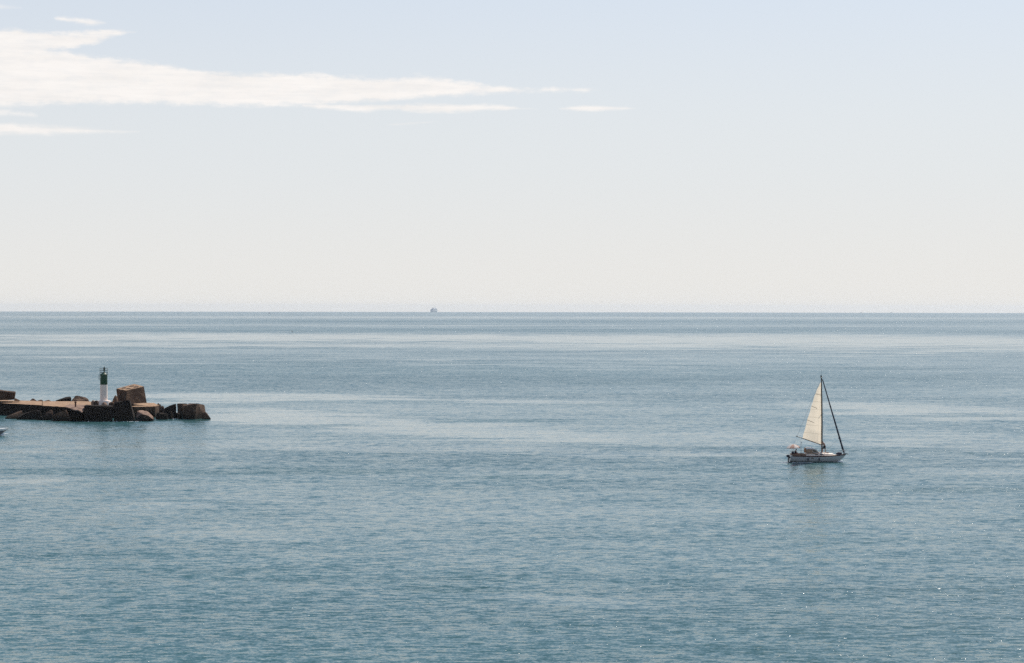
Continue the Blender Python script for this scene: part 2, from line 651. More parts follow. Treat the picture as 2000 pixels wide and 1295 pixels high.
# ------------------------------------------------------------------ breakwater
M = {}
M['slab_top'] = stone_mat('sunlit_concrete', (0.50, 0.335, 0.215), (0.34, 0.215, 0.135), 0.5, 0.35)  # sunlit tone of the upward faces, put into the colour
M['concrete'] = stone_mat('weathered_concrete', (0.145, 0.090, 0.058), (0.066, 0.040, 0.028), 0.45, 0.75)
M['dark_concrete'] = stone_mat('shade_dark_concrete', (0.036, 0.025, 0.019), (0.020, 0.014, 0.011), 0.5, 0.8)  # near-black: shade of front and side faces put into the colour
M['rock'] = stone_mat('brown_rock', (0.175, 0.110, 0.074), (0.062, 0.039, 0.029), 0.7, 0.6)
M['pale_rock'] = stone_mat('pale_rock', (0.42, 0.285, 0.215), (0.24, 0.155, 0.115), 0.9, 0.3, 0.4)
M['rusty'] = simple_mat('rusty_iron', (0.10, 0.040, 0.020), 0.9, 0, 0.35, 9, 0.02)
M['slot'] = simple_mat('rust_black_slot', (0.020, 0.011, 0.008), 0.95, 0, 0.2, 3)
M['white_paint'] = simple_mat('white_paint', (0.88, 0.73, 0.63), 0.55, 0, 0.06, 1.2)
M['green_paint'] = simple_mat('green_paint', (0.008, 0.060, 0.026), 0.45, 0, 0.15, 1.5)
M['dark_green'] = simple_mat('dark_green_iron', (0.012, 0.040, 0.028), 0.6, 0, 0.15, 4)
M['lens'] = simple_mat('green_lens', (0.01, 0.05, 0.03), 0.15, 0, 0.05, 4)


def hull_thing(name, label, cat, pts, mat, seed, group=None, amp=0.12, freq=0.9, bevel=0.06, cuts=3, foot=None, smooth=18):
    """pts: (px, py, Y) corners as seen from the harbour. foot: a point of the waterline; Y is then counted from there"""
    y0 = sea_at(*foot).y if foot else 0.0
    w = [at(p[0], p[1], p[2] + y0) for p in pts]
    if foot:
        w += [Vector((p.x, p.y, -0.8)) for p in w if p.z < 1.3]
    bm = rough_hull(w, seed, cuts, amp, freq, bevel)
    o = obj(name, bm, mat, None, smooth=smooth)
    recentre(o)
    tag(o, label, cat, group)
    return o


def bake_faces(o, mats, fn):
    """several materials on one mesh: fn(face normal, centre in world) -> index"""
    for m in mats:
        o.data.materials.append(m)
    loc = o.location
    for p in o.data.polygons:
        p.material_index = fn(p.normal, p.center + loc)


def zsea(px, Y, z=0.0):
    """row of the picture where height z at depth Y is seen"""
    lo, hi = 598.0, 1295.0
    for _ in range(40):
        m_ = (lo + hi) / 2
        if at(px, m_, Y).z > z:
            lo = m_
        else:
            hi = m_
    return lo


def down(px, Y, z=-0.8):
    return (px, zsea(px, Y, z), Y)


STONE = 'blocks and rocks of the breakwater'
DZ = 2.55                                     # deck height
# the deck: one long cracked slab, running in obliquely from the left
def deck_pt(px, py, z=DZ):
    d = ray(px, py)
    return Vector((0, 0, CAM_H)) + d * ((z - CAM_H) / d.z)


def prism(pts, zb, seed, amp=0.06, bevel=0.08, cuts=4):
    allp = [Vector(p) for p in pts] + [Vector((p[0], p[1], zb)) for p in pts]
    return rough_hull(allp, seed, cuts, amp, 0.8, bevel)


def slab(name, label, pts_px, z, seed, zb=-0.9, mats=('dark_concrete', 'slab_top'), cat='concrete slab', amp=0.06):
    o = obj(name, prism([deck_pt(x, y, z) for x, y in pts_px], zb, seed, amp), None, None, smooth=30)
    recentre(o)
    bake_faces(o, [M[mats[0]], M[mats[1]]], lambda n, c: 1 if n.z > 0.75 and c.z > z - 0.7 else 0)  # light top and dark sides painted in by face direction
    return tag(o, label, cat)


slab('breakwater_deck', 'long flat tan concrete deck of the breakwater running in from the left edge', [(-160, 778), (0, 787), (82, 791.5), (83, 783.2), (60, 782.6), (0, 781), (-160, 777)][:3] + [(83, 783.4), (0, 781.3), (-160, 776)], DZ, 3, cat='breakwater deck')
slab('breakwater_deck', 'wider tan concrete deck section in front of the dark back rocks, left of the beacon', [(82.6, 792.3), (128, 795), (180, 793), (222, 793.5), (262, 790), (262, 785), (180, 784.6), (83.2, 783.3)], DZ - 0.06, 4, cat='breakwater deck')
# broken corner of the deck, tipped towards the water
hull_thing('broken_concrete', 'broken yellowish slab corner tipped down in front of the rusty bollard', 'concrete slab',
           [(127, 794.5, 424), (160, 803.5, 417.5), (166, 797, 421), (165, 791, 430), (147, 790, 436), (130, 791, 432),
            (128, 796.5, 423.8), (160, 805.5, 417.3), (166, 799, 421), (150, 797, 432)], M['pale_rock'], 8, None, 0.16, 0.9)
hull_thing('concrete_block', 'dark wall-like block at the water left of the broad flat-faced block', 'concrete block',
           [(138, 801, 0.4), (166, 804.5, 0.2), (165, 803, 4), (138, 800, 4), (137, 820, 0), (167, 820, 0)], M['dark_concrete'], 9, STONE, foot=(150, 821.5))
# far-left block standing on the deck
o = hull_thing('concrete_block', 'large dark block standing on the deck at the left edge of the picture', 'concrete block',
               [(-60, 756, 446), (29.5, 766.6, 446), (28.5, 780.6, 446), (-60, 785, 446), (-58, 754, 453), (30.5, 764.8, 453), (29, 778, 453), (-58, 781, 453)],
               M['concrete'], 11, STONE, 0.10)
hull_thing('rock', 'small dark rock at the foot of the block by the left edge', 'rock',
           [(28, 779, 448), (33, 780.5, 447), (40, 782.6, 448), (39, 782.5, 451), (30, 777.5, 451), (28, 783, 447)], M['rock'], 12, STONE, 0.1, 1.4, 0.03)

# rubble along the far edge of the deck
far_rocks = [
    (56, 73, 778.4, 784.5, 461, 'low peaked dark rock, first of the far-side rubble right of the edge block'),
    (70, 86, 780.4, 784.6, 462, 'flat dark rubble rock behind the deck, next to the low peaked rock'),
    (83, 101, 781.0, 785, 463, 'flattest rubble rock behind the deck, left of the slanted slab'),
]
for i, (x0, x1, yt, yb, Y, lab) in enumerate(far_rocks):
    xm = x0 + (x1 - x0) * (0.45 if i == 0 else 0.6)
    hull_thing('rock', lab, 'rock', [(x0, yb, Y), (x1, yb, Y), (xm, yt, Y + 1), (x0 + 3, yb - (yb - yt) * .45, Y + 1), (x1 - 4, yb - (yb - yt) * .6, Y + 1),
                                     (x0 + 1, yb, Y + 4), (x1 - 1, yb, Y + 4), (xm + 2, yt + .6, Y + 3)], M['rock'], 20 + i, STONE, 0.16, 1.3, 0.04)
hull_thing('concrete_block', 'dark slanted slab behind the deck, just left of the rough brown rock', 'concrete block',
           [(108, 783.5, 458), (139, 784.5, 457.5), (139.5, 777.5, 457.8), (137, 774.4, 459), (128, 775.6, 459), (109, 782, 458), (112, 783, 463), (138, 784, 463), (137, 774.6, 462)],
           M['dark_concrete'], 25, STONE, 0.08)
hull_thing('rock', 'rough brown rock heaped behind the deck, right of the slanted slab', 'rock',
           [(138, 786, 455), (175.5, 786, 454), (171, 780, 456), (163, 776, 457), (153, 773.4, 457.5), (146, 775, 457), (141, 779, 456), (142, 785, 462), (172, 785, 462), (155, 774, 460), (165, 777, 460)],
           M['rock'], 27, STONE, 0.3, 0.9, 0.05)

# rusty bollard standing on the deck
bp_ = deck_pt(147.5, 796.5)
bo = empty('bollard', bp_)
tag(bo, 'short rusty iron bollard standing on the deck above the broken slab', 'bollard')
bm = bmesh.new()
lathe(bm, [(0.20, 0), (0.17, 0.12), (0.155, 0.9), (0.17, 1.05)], seg=14)
obj('post', bm, M['rusty'], bo, smooth=40)
bm = bmesh.new()
lathe(bm, [(0.17, 1.04), (0.25, 1.10), (0.26, 1.22), (0.2, 1.30), (0.05, 1.33)], seg=14)
obj('cap', bm, M['rusty'], bo, smooth=40)
bm = bmesh.new()
lathe(bm, [(0.36, -0.02), (0.36, 0.05), (0.21, 0.08)], seg=14)
obj('base_plate', bm, M['rusty'], bo, smooth=40)

# toppled pieces along the waterline
hull_thing('concrete_block', 'leaning beam with a sunlit brown upper edge, nearest the left edge at the waterline', 'concrete block',
           [(10, 815.5, 0), (20, 817.5, -0.3), (43.5, 803.2, 1.6), (42, 801.3, 2.6), (13.5, 812.6, 1.0), (44, 812, 1.0), (30, 817.5, 0)],
           M['concrete'], 31, STONE, 0.05, 1.2, 0.05, foot=(18, 818))
hull_thing('concrete_block', 'black toppled block at the waterline between the sunlit beam and the speckled boulder', 'concrete block',
           [(32, 817, 0), (44, 810, 0.4), (62, 803.0, 0.7), (69, 801.6, 0.8), (80, 803.5, 0.7), (81, 818, 0), (56, 819, -0.2), (46, 808.5, 3), (66, 801.6, 3), (79, 803, 3)],
           M['dark_concrete'], 32, STONE, 0.16, foot=(56, 819.5))
hull_thing('rock', 'speckled brown boulder leaning at the waterline below the deck', 'rock',
           [(84.5, 812.5, 0), (88, 807, .3), (96, 801.2, .9), (101, 800.3, 1.2), (103.5, 803, .9), (102, 809, .3), (95, 817, -.2), (89, 820, -.3), (86, 818, 0), (101, 803, 2.5), (90, 815, 2)],
           M['rock'], 33, STONE, 0.10, 1.6, 0.06, foot=(90, 820.5))
hull_thing('rock', 'small black rock at the waterline left of the speckled boulder', 'rock',
           [(71, 817, 0), (76, 812.5, .2), (86, 815, .1), (88, 820, 0), (72, 820, 0), (80, 813, 2)], M['dark_concrete'], 34, STONE, 0.1, foot=(79, 820.5))
hull_thing('concrete_block', 'tilted black cube with a thin sunlit edge, between speckled boulder and wall-like block', 'concrete block',
           [(103, 810.5, 0.3), (127.6, 800.2, 0.7), (140.5, 821, 0), (104, 822, 0), (129.5, 800.0, 3.2), (143.2, 821, 3), (106, 811, 4)],
           M['concrete'], 35, STONE, 0.05, foot=(120, 822.5))

# the broad block in front of the beacon
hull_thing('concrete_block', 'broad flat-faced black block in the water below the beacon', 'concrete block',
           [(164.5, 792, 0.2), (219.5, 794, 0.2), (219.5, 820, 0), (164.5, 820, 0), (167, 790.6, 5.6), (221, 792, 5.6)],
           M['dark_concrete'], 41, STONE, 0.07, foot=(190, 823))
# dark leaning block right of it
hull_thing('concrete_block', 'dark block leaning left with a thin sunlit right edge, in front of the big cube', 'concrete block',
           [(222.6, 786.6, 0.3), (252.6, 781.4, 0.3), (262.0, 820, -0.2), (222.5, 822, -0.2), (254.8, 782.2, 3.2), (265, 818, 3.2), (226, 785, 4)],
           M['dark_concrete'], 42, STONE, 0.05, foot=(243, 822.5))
hull_thing('concrete_block', 'slim brown block leaning against the left side of the big cube', 'concrete block',
           [(218.5, 785.5, 433), (224.5, 772, 434), (230, 775, 434), (231, 787, 432), (221, 787, 437), (226, 772, 437), (231, 786, 437)], M['concrete'], 43, STONE, 0.06)
# boulders round the beacon's foot
for i, (x0, x1, yt, yb, lab) in enumerate([
        (177.5, 186, 781.3, 792.5, 'pale rounded boulder, leftmost of those at the foot of the beacon'),
        (182.5, 193.8, 782.2, 793, 'round brown boulder just left of the beacon base'),
        (197.5, 210.5, 786.0, 794, 'low pinkish boulder right in front of the beacon base'),
        (211.5, 223.8, 784.8, 794, 'round dark boulder right of the beacon base')]):
    xm = (x0 + x1) / 2
    Y = 425.5 + (1.2 if i == 0 else 0)
    h = yb - yt
    w = x1 - x0
    pts = []
    for zz, k in ((0.0, .92), (.45, 1.0), (.8, .78), (1.0, .36)):
        for a in range(8):
            aa = a * PI / 4 + i
            pts.append((xm + w / 2 * k * math.cos(aa), yb - h * zz, Y + 0.62 * k * math.sin(aa)))
    hull_thing('boulder', lab, 'boulder', pts, M['pale_rock'] if i in (0, 2) else M['concrete'], 50 + i, "boulders at the beacon's foot", 0.10, 1.4, 0.06, smooth=50)

# the big cube
cpts = [(226.6, 759.2, 439.5), (245.8, 762.6, 436.5), (281.6, 754.6, 440), (262.2, 749.6, 444.5),
        (229.8, 787.2, 438.3), (246.8, 789.5, 435.2), (286.8, 787, 438.8), (266, 785, 443.5)]
cube = hull_thing('concrete_cube', 'huge tilted brown concrete cube with four lifting slots on its sunlit top', 'concrete cube', cpts, None, 61, None, 0.05, 0.7, 0.07, 3)
cv = [at(*p) for p in cpts[:4]]
tn = (cv[1] - cv[0]).cross(cv[3] - cv[0]).normalized()
if tn.z < 0:
    tn = -tn
bake_faces(cube, [M['concrete'], M['slab_top']], lambda n, c: 1 if n.dot(tn) > 0.8 else 0)  # sunlit top and shaded sides of the cube carried by colour
bpy.context.view_layer.update()
ax = (cv[2] - cv[1]).normalized()
ay = tn.cross(ax).normalized()
for (s_, t_) in ((0.26, 0.27), (0.26, 0.72), (0.70, 0.27), (0.70, 0.72)):
    p = cv[1] + (cv[2] - cv[1]) * s_ + (cv[0] - cv[1]) * t_
    bm = bmesh.new()
    rot = Matrix((ax, ay, tn)).transposed()
    box(bm, p - tn * 0.02, (1.05, 0.50, 0.16), rot, 0.02)
    box(bm, p + tn * 0.0 + ax * 0.12, (0.34, 0.95, 0.17), rot, 0.02)
    so_ = obj('lifting_slot', bm, M['slot'], cube)
    so_.matrix_parent_inverse = cube.matrix_world.inverted()

# round table-like slab right of the cube
tl = slab('concrete_platform', 'flat-topped curved slab with a sunlit top at the right foot of the big cube',
          [(257, 794.5), (262, 786.8), (285, 786.4), (302, 787.2), (311, 791), (303, 793.6), (285, 794.6)], 2.35, 63, mats=('concrete', 'slab_top'), amp=0.08)
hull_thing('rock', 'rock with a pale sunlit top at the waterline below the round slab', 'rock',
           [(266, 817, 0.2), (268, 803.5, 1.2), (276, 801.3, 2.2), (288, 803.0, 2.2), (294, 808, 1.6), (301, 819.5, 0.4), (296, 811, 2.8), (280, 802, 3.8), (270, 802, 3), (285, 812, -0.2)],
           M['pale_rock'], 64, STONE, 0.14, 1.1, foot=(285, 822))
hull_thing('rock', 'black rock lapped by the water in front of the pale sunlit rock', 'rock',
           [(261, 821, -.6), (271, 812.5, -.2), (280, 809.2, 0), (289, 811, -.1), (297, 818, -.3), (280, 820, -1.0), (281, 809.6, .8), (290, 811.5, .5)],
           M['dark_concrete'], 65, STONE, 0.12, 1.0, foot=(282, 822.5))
for i, (x0, x1, yt, yb, fx, fy, dy, mt, lab) in enumerate([
        (302, 317, 787.0, 806, 310, 812, 0, 'rock', 'rough brown rock heaped at the right end of the round slab'),
        (310, 324.5, 791, 809, 316, 815, 0, 'rock', 'broken brown rock below the heap at the right end of the round slab'),
        (302, 331, 804.5, 818, 316, 819.5, 0, 'dark_concrete', 'low dark rock at the waterline right of the pale sunlit rock'),
        (326, 340, 803, 818, 333, 818.5, 0, 'dark_concrete', 'small black rock at the waterline below the dark slanting block'),
        (337, 357, 805, 817, 347, 818, 0, 'dark_concrete', 'low black rock at the waterline in front of the narrow upright block')]):
    pts = []
    rnd = random.Random(70 + i)
    for zz, k in ((0.0, 1.0), (.5, .92), (.85, .7), (1.0, .35)):
        for a in range(6):
            aa = a * 2 * PI / 6 + i * .7 + zz
            pts.append(((x0 + x1) / 2 + (x1 - x0) / 2 * k * math.cos(aa) * rnd.uniform(.7, 1), yb - (yb - yt) * zz * rnd.uniform(.8, 1), 0.9 + 0.9 * k * math.sin(aa)))
    hull_thing('rock', lab, 'rock', pts, M[mt], 70 + i, STONE, 0.22, 1.2, 0.03, foot=(fx, fy), smooth=20)
hull_thing('concrete_block', 'dark slanting block with a gap to the narrow sunlit block on its right', 'concrete block',
           [(321.5, 796.5, 0.6), (331, 792.6, 0.8), (343, 788.8, 0.8), (344.5, 812, 0), (325, 812, 0), (333, 791.8, 4), (344, 788.6, 4)],
           M['dark_concrete'], 81, STONE, 0.08, foot=(334, 815))
hull_thing('concrete_block', 'narrow upright brown block standing left of the end block', 'concrete block',
           [(346, 788.6, 0.6), (357, 788.4, 0.4), (357.5, 813, 0), (347, 814, 0), (348, 788, 4.5), (366, 788.2, 5.5), (366, 812, 5)],
           M['rock'], 82, STONE, 0.08, foot=(352, 815))
hull_thing('concrete_block', 'angular end block at the breakwater tip, black left face and brown right face', 'concrete block',
           [(357.4, 793.5, 1.6), (384.5, 788, 0.4), (379.5, 818, -0.2), (356.5, 817, 1.4), (399.5, 790.8, 6.4), (401.5, 806, 6.2), (404, 818, 6.2), (370, 787.8, 8), (372, 814, 8)],
           M['rock'], 83, STONE, 0.05, bevel=0.04, foot=(380, 819))
hull_thing('rock', 'low brown wedge-shaped rock at the extreme right tip of the breakwater', 'rock',
           [(395, 808, 1.2), (401, 804.5, 1.6), (411.5, 817.5, 1.0), (396, 818, 0.4), (404, 806, 3), (411, 817, 3)], M['rock'], 84, STONE, 0.06, bevel=0.03, foot=(402, 819))

# ------------------------------------------------------------------ beacon
bx0 = at(202.8, 788.5, 432).x
bb = empty('beacon', (bx0, 432.0, DZ - 0.08))
tag(bb, 'round harbour beacon tower, white below and dark green above, on the breakwater', 'beacon')
k = 432.0 / F_PX                                      # metres per picture pixel there
yb0 = zsea(203, 432.0, DZ - 0.08)


def bz(py):
    return (yb0 - py) * k


bm = bmesh.new()
lathe(bm, [(1.42, -0.3), (1.42, bz(782.9) - 0.06), (1.36, bz(782.4)), (0.8, bz(782.1))], seg=36)
obj('plinth', bm, M['white_paint'], bb, smooth=40)
bm = bmesh.new()
lathe(bm, [(0.80, bz(782.3)), (0.775, bz(781)), (0.755, bz(751.2))], seg=36, cap=False)
obj('white_shaft', bm, M['white_paint'], bb, smooth=60)
bm = bmesh.new()
lathe(bm, [(0.755, bz(751.2)), (0.762, bz(751)), (0.745, bz(733)), (0.80, bz(732.6)), (0.80, bz(731.4)), (0.70, bz(731.0)), (0.45, bz(729.0)), (0.20, bz(727.0))], seg=36)
obj('green_shaft', bm, M['green_paint'], bb, smooth=40)
bm = bmesh.new()
lathe(bm, [(0.20, bz(727.2)), (0.13, bz(726)), (0.12, bz(724)), (0.17, bz(723.6)), (0.20, bz(721.5)), (0.19, bz(719.5)), (0.10, bz(719))], c=(0.1, 0, 0), seg=18)
obj('lantern', bm, M['lens'], bb, smooth=50)
bm = bmesh.new()
lathe(bm, [(0.12, bz(719.2)), (0.20, bz(718.8)), (0.16, bz(717.6)), (0.06, bz(716.8)), (0.025, bz(715.6))], c=(0.1, 0, 0), seg=14)
obj('lantern_cap', bm, M['dark_green'], bb, smooth=50)
bm = bmesh.new()
rr = 0.84
zt, zb_ = bz(719.2), bz(731.6)
for i in range(16):
    a = 2 * PI * i / 16
    if i in (11, 12):
        continue
    tube(bm, [(rr * math.cos(a), rr * math.sin(a), zb_), (rr * math.cos(a), rr * math.sin(a), zt)], 0.022, 6)
for z in (zt, (zt * 2 + zb_) / 3, (zt + 2 * zb_) / 3):
    tube(bm, [(rr * math.cos(2 * PI * i / 32), rr * math.sin(2 * PI * i / 32), z) for i in range(33)], 0.024, 6)
obj('railing', bm, M['dark_green'], bb, smooth=60)
bm = bmesh.new()
for s_ in (-0.18, 0.18):
    tube(bm, [(-0.74, s_, bz(741.5)), (-1.0, s_, bz(741)), (-1.0, s_, bz(733)), (-0.76, s_, bz(731.6))], 0.028, 6)
for i in range(5):
    tube(bm, [(-1.0, -0.18, bz(740.5 - 1.7 * i)), (-1.0, 0.18, bz(740.5 - 1.7 * i))], 0.022, 6)
obj('ladder', bm, M['dark_green'], bb, smooth=60)

# ------------------------------------------------------------------ sailing boat
M['hull_white'] = simple_mat('white_gelcoat', (0.46, 0.46, 0.45), 0.28, 0, 0.05, 1.5)
M['antifoul'] = simple_mat('grey_green_boot', (0.10, 0.16, 0.17), 0.5, 0, 0.15, 3)
M['maroon'] = simple_mat('maroon_band', (0.050, 0.013, 0.012), 0.5, 0, 0.2, 4)
M['deck_cream'] = simple_mat('cream_deck', (0.74, 0.62, 0.52), 0.6, 0, 0.08, 2.5)
M['teak'] = simple_mat('brown_teak', (0.23, 0.135, 0.085), 0.7, 0, 0.2, 5)
M['spar'] = simple_mat('dark_spar', (0.060, 0.052, 0.042), 0.4, 0.2, 0.1, 3)
M['black'] = simple_mat('black_gear', (0.012, 0.013, 0.018), 0.5, 0, 0.2, 5)
M['navy'] = simple_mat('navy_canvas', (0.020, 0.022, 0.045), 0.8, 0, 0.25, 6)
M['steel'] = simple_mat('stainless_tube', (0.40, 0.40, 0.40), 0.55, 0.2, 0.05, 4)
M['glass'] = simple_mat('dark_window', (0.015, 0.014, 0.010), 0.08, 0, 0.1, 3)
M['canvas'] = simple_mat('shaded_tan_canvas', (0.36, 0.235, 0.16), 0.85, 0, 0.10, 3, 0.01)
M['canvas_top'] = simple_mat('sunlit_white_canvas', (0.80, 0.76, 0.68), 0.8, 0, 0.06, 3, 0.01)
M['rope'] = simple_mat('rope', (0.25, 0.22, 0.19), 0.8, 0, 0.2, 8)
M['fender'] = simple_mat('grey_blue_fender', (0.055, 0.065, 0.085), 0.5, 0, 0.1, 4)
M['skin'] = simple_mat('tanned_skin', (0.36, 0.17, 0.10), 0.55, 0, 0.06, 8)
M['hair'] = simple_mat('dark_hair', (0.018, 0.012, 0.009), 0.7, 0, 0.2, 20)
M['shorts_dark'] = simple_mat('dark_shorts', (0.020, 0.018, 0.022), 0.85, 0, 0.15, 10)
M['shorts_red'] = simple_mat('red_shorts', (0.20, 0.020, 0.018), 0.85, 0, 0.15, 10)
M['shirt_black'] = simple_mat('black_shirt', (0.014, 0.014, 0.018), 0.85, 0, 0.15, 10)
M['foam'] = simple_mat('sea_foam', (0.85, 0.88, 0.88), 0.9, 0, 0.08, 5)


def cloth_mat(name, col, trans=0.55, seams=None, var=0.05):
    m, nt, b = new_mat(name)
    tc_ = nt.node('ShaderNodeTexCoord')
    nz = nt.noise(tc_.outputs['Object'], 1.6, 4.0, 0.6)
    f = nt.math('MULTIPLY_ADD', nz.outputs['Fac'], 2 * var, 1 - var)
    if seams:
        # cloth panels: stitched seams square to the leech
        sp = nt.node('ShaderNodeSeparateXYZ')
        nt.link(tc_.outputs['Object'], sp.inputs[0])
        q = nt.math('MULTIPLY_ADD', sp.outputs['X'], 0.10, sp.outputs['Z'])
        fr = nt.math('FRACT', nt.math('DIVIDE', q, seams))
        ln = nt.math('LESS_THAN', nt.math('ABSOLUTE', nt.math('SUBTRACT', fr, 0.5)), 0.022)
        f = nt.math('MULTIPLY', f, nt.math('MULTIPLY_ADD', ln, -0.34, 1.0))
    c = nt.vmath('SCALE', col, scale=f)
    nt.link(c, b.inputs['Base Color'])
    b.inputs['Roughness'].default_value = 0.8
    b.inputs['Specular IOR Level'].default_value = 0.1
    tr = nt.node('ShaderNodeBsdfTranslucent')
    nt.link(c, tr.inputs['Color'])
    mx = nt.node('ShaderNodeMixShader')
    mx.inputs[0].default_value = trans
    nt.link(b.outputs[0], mx.inputs[1])
    nt.link(tr.outputs[0], mx.inputs[2])
    out = m.node_tree.nodes['Material Output']
    nt.link(mx.outputs[0], out.inputs['Surface'])
    return m


M['sailcloth'] = cloth_mat('sailcloth', (0.88, 0.76, 0.61), 0.62, 1.22)
M['parasol_pale'] = cloth_mat('parasol_cloth', (0.86, 0.78, 0.72), 0.35)
M['parasol_peach'] = cloth_mat('parasol_peach_cloth', (0.66, 0.42, 0.33), 0.35)

BOAT_Y = sea_at(1595, 902).y
b0 = at(1595.0, 902.5, BOAT_Y)
b0.z = 0
BOAT_RZ = R(3)
boat = empty('sailboat', b0, BOAT_RZ)
tag(boat, 'small white sailing yacht with maroon band under a cream mainsail, motoring right', 'sailboat')


def lerp(a, b, t):
    return a + (b - a) * t


def interp(x, pts):
    if x <= pts[0][0]:
        return pts[0][1]
    for (x0, y0), (x1, y1) in zip(pts[:-1], pts[1:]):
        if x <= x1:
            t = (x - x0) / (x1 - x0)
            t = t * t * (3 - 2 * t) * 0.5 + t * 0.5
            return lerp(y0, y1, t)
    return pts[-1][1]


BEAM = [(-4.08, 0.98), (-2.5, 1.3), (-0.3, 1.42), (1.6, 1.22), (3.2, 0.72), (4.2, 0.26), (4.62, 0.05)]
SHEER = [(-4.08, 1.05), (-1.0, 0.98), (1.5, 1.02), (3.2, 1.10), (4.62, 1.22)]
KEEL = [(-4.08, -0.05), (-3.0, -0.30), (0.0, -0.55), (2.4, -0.42), (3.45, -0.02), (4.0, 0.52), (4.62, 1.18)]


def hull_sec(x, n=12, t0=0.0, t1=1.0, out=0.0):
    b_, s_, k_ = interp(x, BEAM), interp(x, SHEER), interp(x, KEEL)
    pts = []
    for i in range(n + 1):
        t = lerp(t0, t1, i / n)
        z = lerp(s_, k_, t)
        y = b_ * max(0.0, 1 - t ** 2.6) ** 0.62 * (1 - 0.06 * t)
        pts.append((x, y + out, z))
    return pts


XS = [-4.08 + (4.62 + 4.08) * i / 44 for i in range(45)]
bm = bmesh.new()
for sgn in (-1, 1):
    loft(bm, [[(p[0] - (0.16 * max(0, (1.0 - p[2])) if x < -4.07 else 0), sgn * p[1], p[2]) for p in hull_sec(x)] for x in XS])
bmesh.ops.remove_doubles(bm, verts=bm.verts[:], dist=0.0008)
tr_ = [(-4.08 - 0.16 * max(0, (1.0 - p[2])), p[1], p[2]) for p in hull_sec(-4.08)]
vs = [bm.verts.new(p) for p in tr_] + [bm.verts.new((p[0], -p[1], p[2])) for p in tr_[::-1][1:]]
bm.faces.new(vs)
hull = obj('hull', bm, M['hull_white'], boat, smooth=50)
# maroon band under the rail, proud of the topsides
bm = bmesh.new()
for sgn in (-1, 1):
    secs = []
    for x in XS[1:-1]:
        s_ = interp(x, SHEER)
        k_ = interp(x, KEEL)
        th = 0.165 / max(0.4, (s_ - k_))
        a = hull_sec(x, 3, 0.0, th, 0.012)
        bq = [(p[0], p[1] - 0.03, p[2]) for p in a][::-1]
        secs.append([(p[0], sgn * p[1], p[2]) for p in a + bq])
    loft(bm, secs, closed=True, cap=True)
obj('rubbing_band', bm, M['maroon'], hull, smooth=40)
# boot top
bm = bmesh.new()
for sgn in (-1, 1):
    secs = []
    for x in XS[1:34]:
        s_, k_ = interp(x, SHEER), interp(x, KEEL)
        ta, tb = (s_ - 0.13) / (s_ - k_), (s_ + 0.03) / (s_ - k_)
        ta, tb = min(.97, ta), min(.985, tb)
        a = hull_sec(x, 2, ta, tb, 0.008)
        bq = [(p[0], p[1] - 0.02, p[2]) for p in a][::-1]
        secs.append([(p[0], sgn * p[1], p[2]) for p in a + bq])
    loft(bm, secs, closed=True, cap=True)
obj('boot_stripe', bm, M['antifoul'], hull, smooth=40)
# port light
bm = bmesh.new()
xq = -0.9
yq = [p for p in hull_sec(xq, 40) if abs(p[2] - 0.66) < 0.03][0][1]
box(bm, (xq, -yq - 0.01, 0.66), (0.40, 0.03, 0.13), None, 0.012)
obj('porthole', bm, M['glass'], hull)

# deck
bm = bmesh.new()
loft(bm, [[(x, interp(x, BEAM) * q * 0.985, interp(x, SHEER) - 0.035 + 0.05 * (1 - q * q)) for q in (-1, -.6, -.2, .2, .6, 1)] for x in XS])
obj('deck', bm, M['deck_cream'], boat, smooth=60)
# low coachroof with sloping nose
bm = bmesh.new()
secs = []
for x, h, w in [(-1.75, 0.36, 0.86), (-0.6, 0.40, 0.88), (0.6, 0.40, 0.84), (1.6, 0.34, 0.70), (2.35, 0.24, 0.52), (2.75, 0.02, 0.42)]:
    z0 = interp(x, SHEER) - 0.04
    secs.append([(x, -w, z0), (x, -w * .94, z0 + h * .7), (x, -w * .8, z0 + h * .93), (x, -w * .3, z0 + h + .04), (x, w * .3, z0 + h + .04), (x, w * .8, z0 + h * .93), (x, w * .94, z0 + h * .7), (x, w, z0)])
loft(bm, secs, cap=True)
cab = obj('coachroof', bm, M['deck_cream'], boat, smooth=35)
bm = bmesh.new()
box(bm, (1.6, 0.0, 1.40), (0.55, 0.55, 0.07), None, 0.02)
obj('hatch', bm, M['teak'], cab)
for x in (-0.2, 0.55):
    bm = bmesh.new()
    box(bm, (x, -0.852, 1.17), (0.42, 0.03, 0.12), None, 0.012)
    obj('cabin_window', bm, M['glass'], cab)
for s_ in (-1, 1):
    bm = bmesh.new()
    tube(bm, [(-0.4, s_ * .66, 1.40), (-0.35, s_ * .66, 1.46), (1.0, s_ * .6, 1.46), (1.05, s_ * .6, 1.40)], 0.022, 6)
    obj('grab_rail', bm, M['teak'], cab, smooth=60)
# cockpit coaming and seats
bm = bmesh.new()
for s_ in (-1, 1):
    box(bm, (-2.85, s_ * 0.82, 1.13), (2.1, 0.09, 0.26), None, 0.02)
    box(bm, (-2.85, s_ * 0.56, 1.06), (2.1, 0.42, 0.08), None, 0.015)
box(bm, (-3.85, 0, 1.10), (0.10, 1.5, 0.20), None, 0.02)
obj('cockpit_coaming', bm, M['teak'], boat)
bm = bmesh.new()
tube(bm, [(-3.75, 0.05, 1.1), (-3.7, 0.05, 1.3), (-2.9, 0.02, 1.42)], 0.028, 6)
obj('tiller', bm, M['teak'], boat, smooth=60)
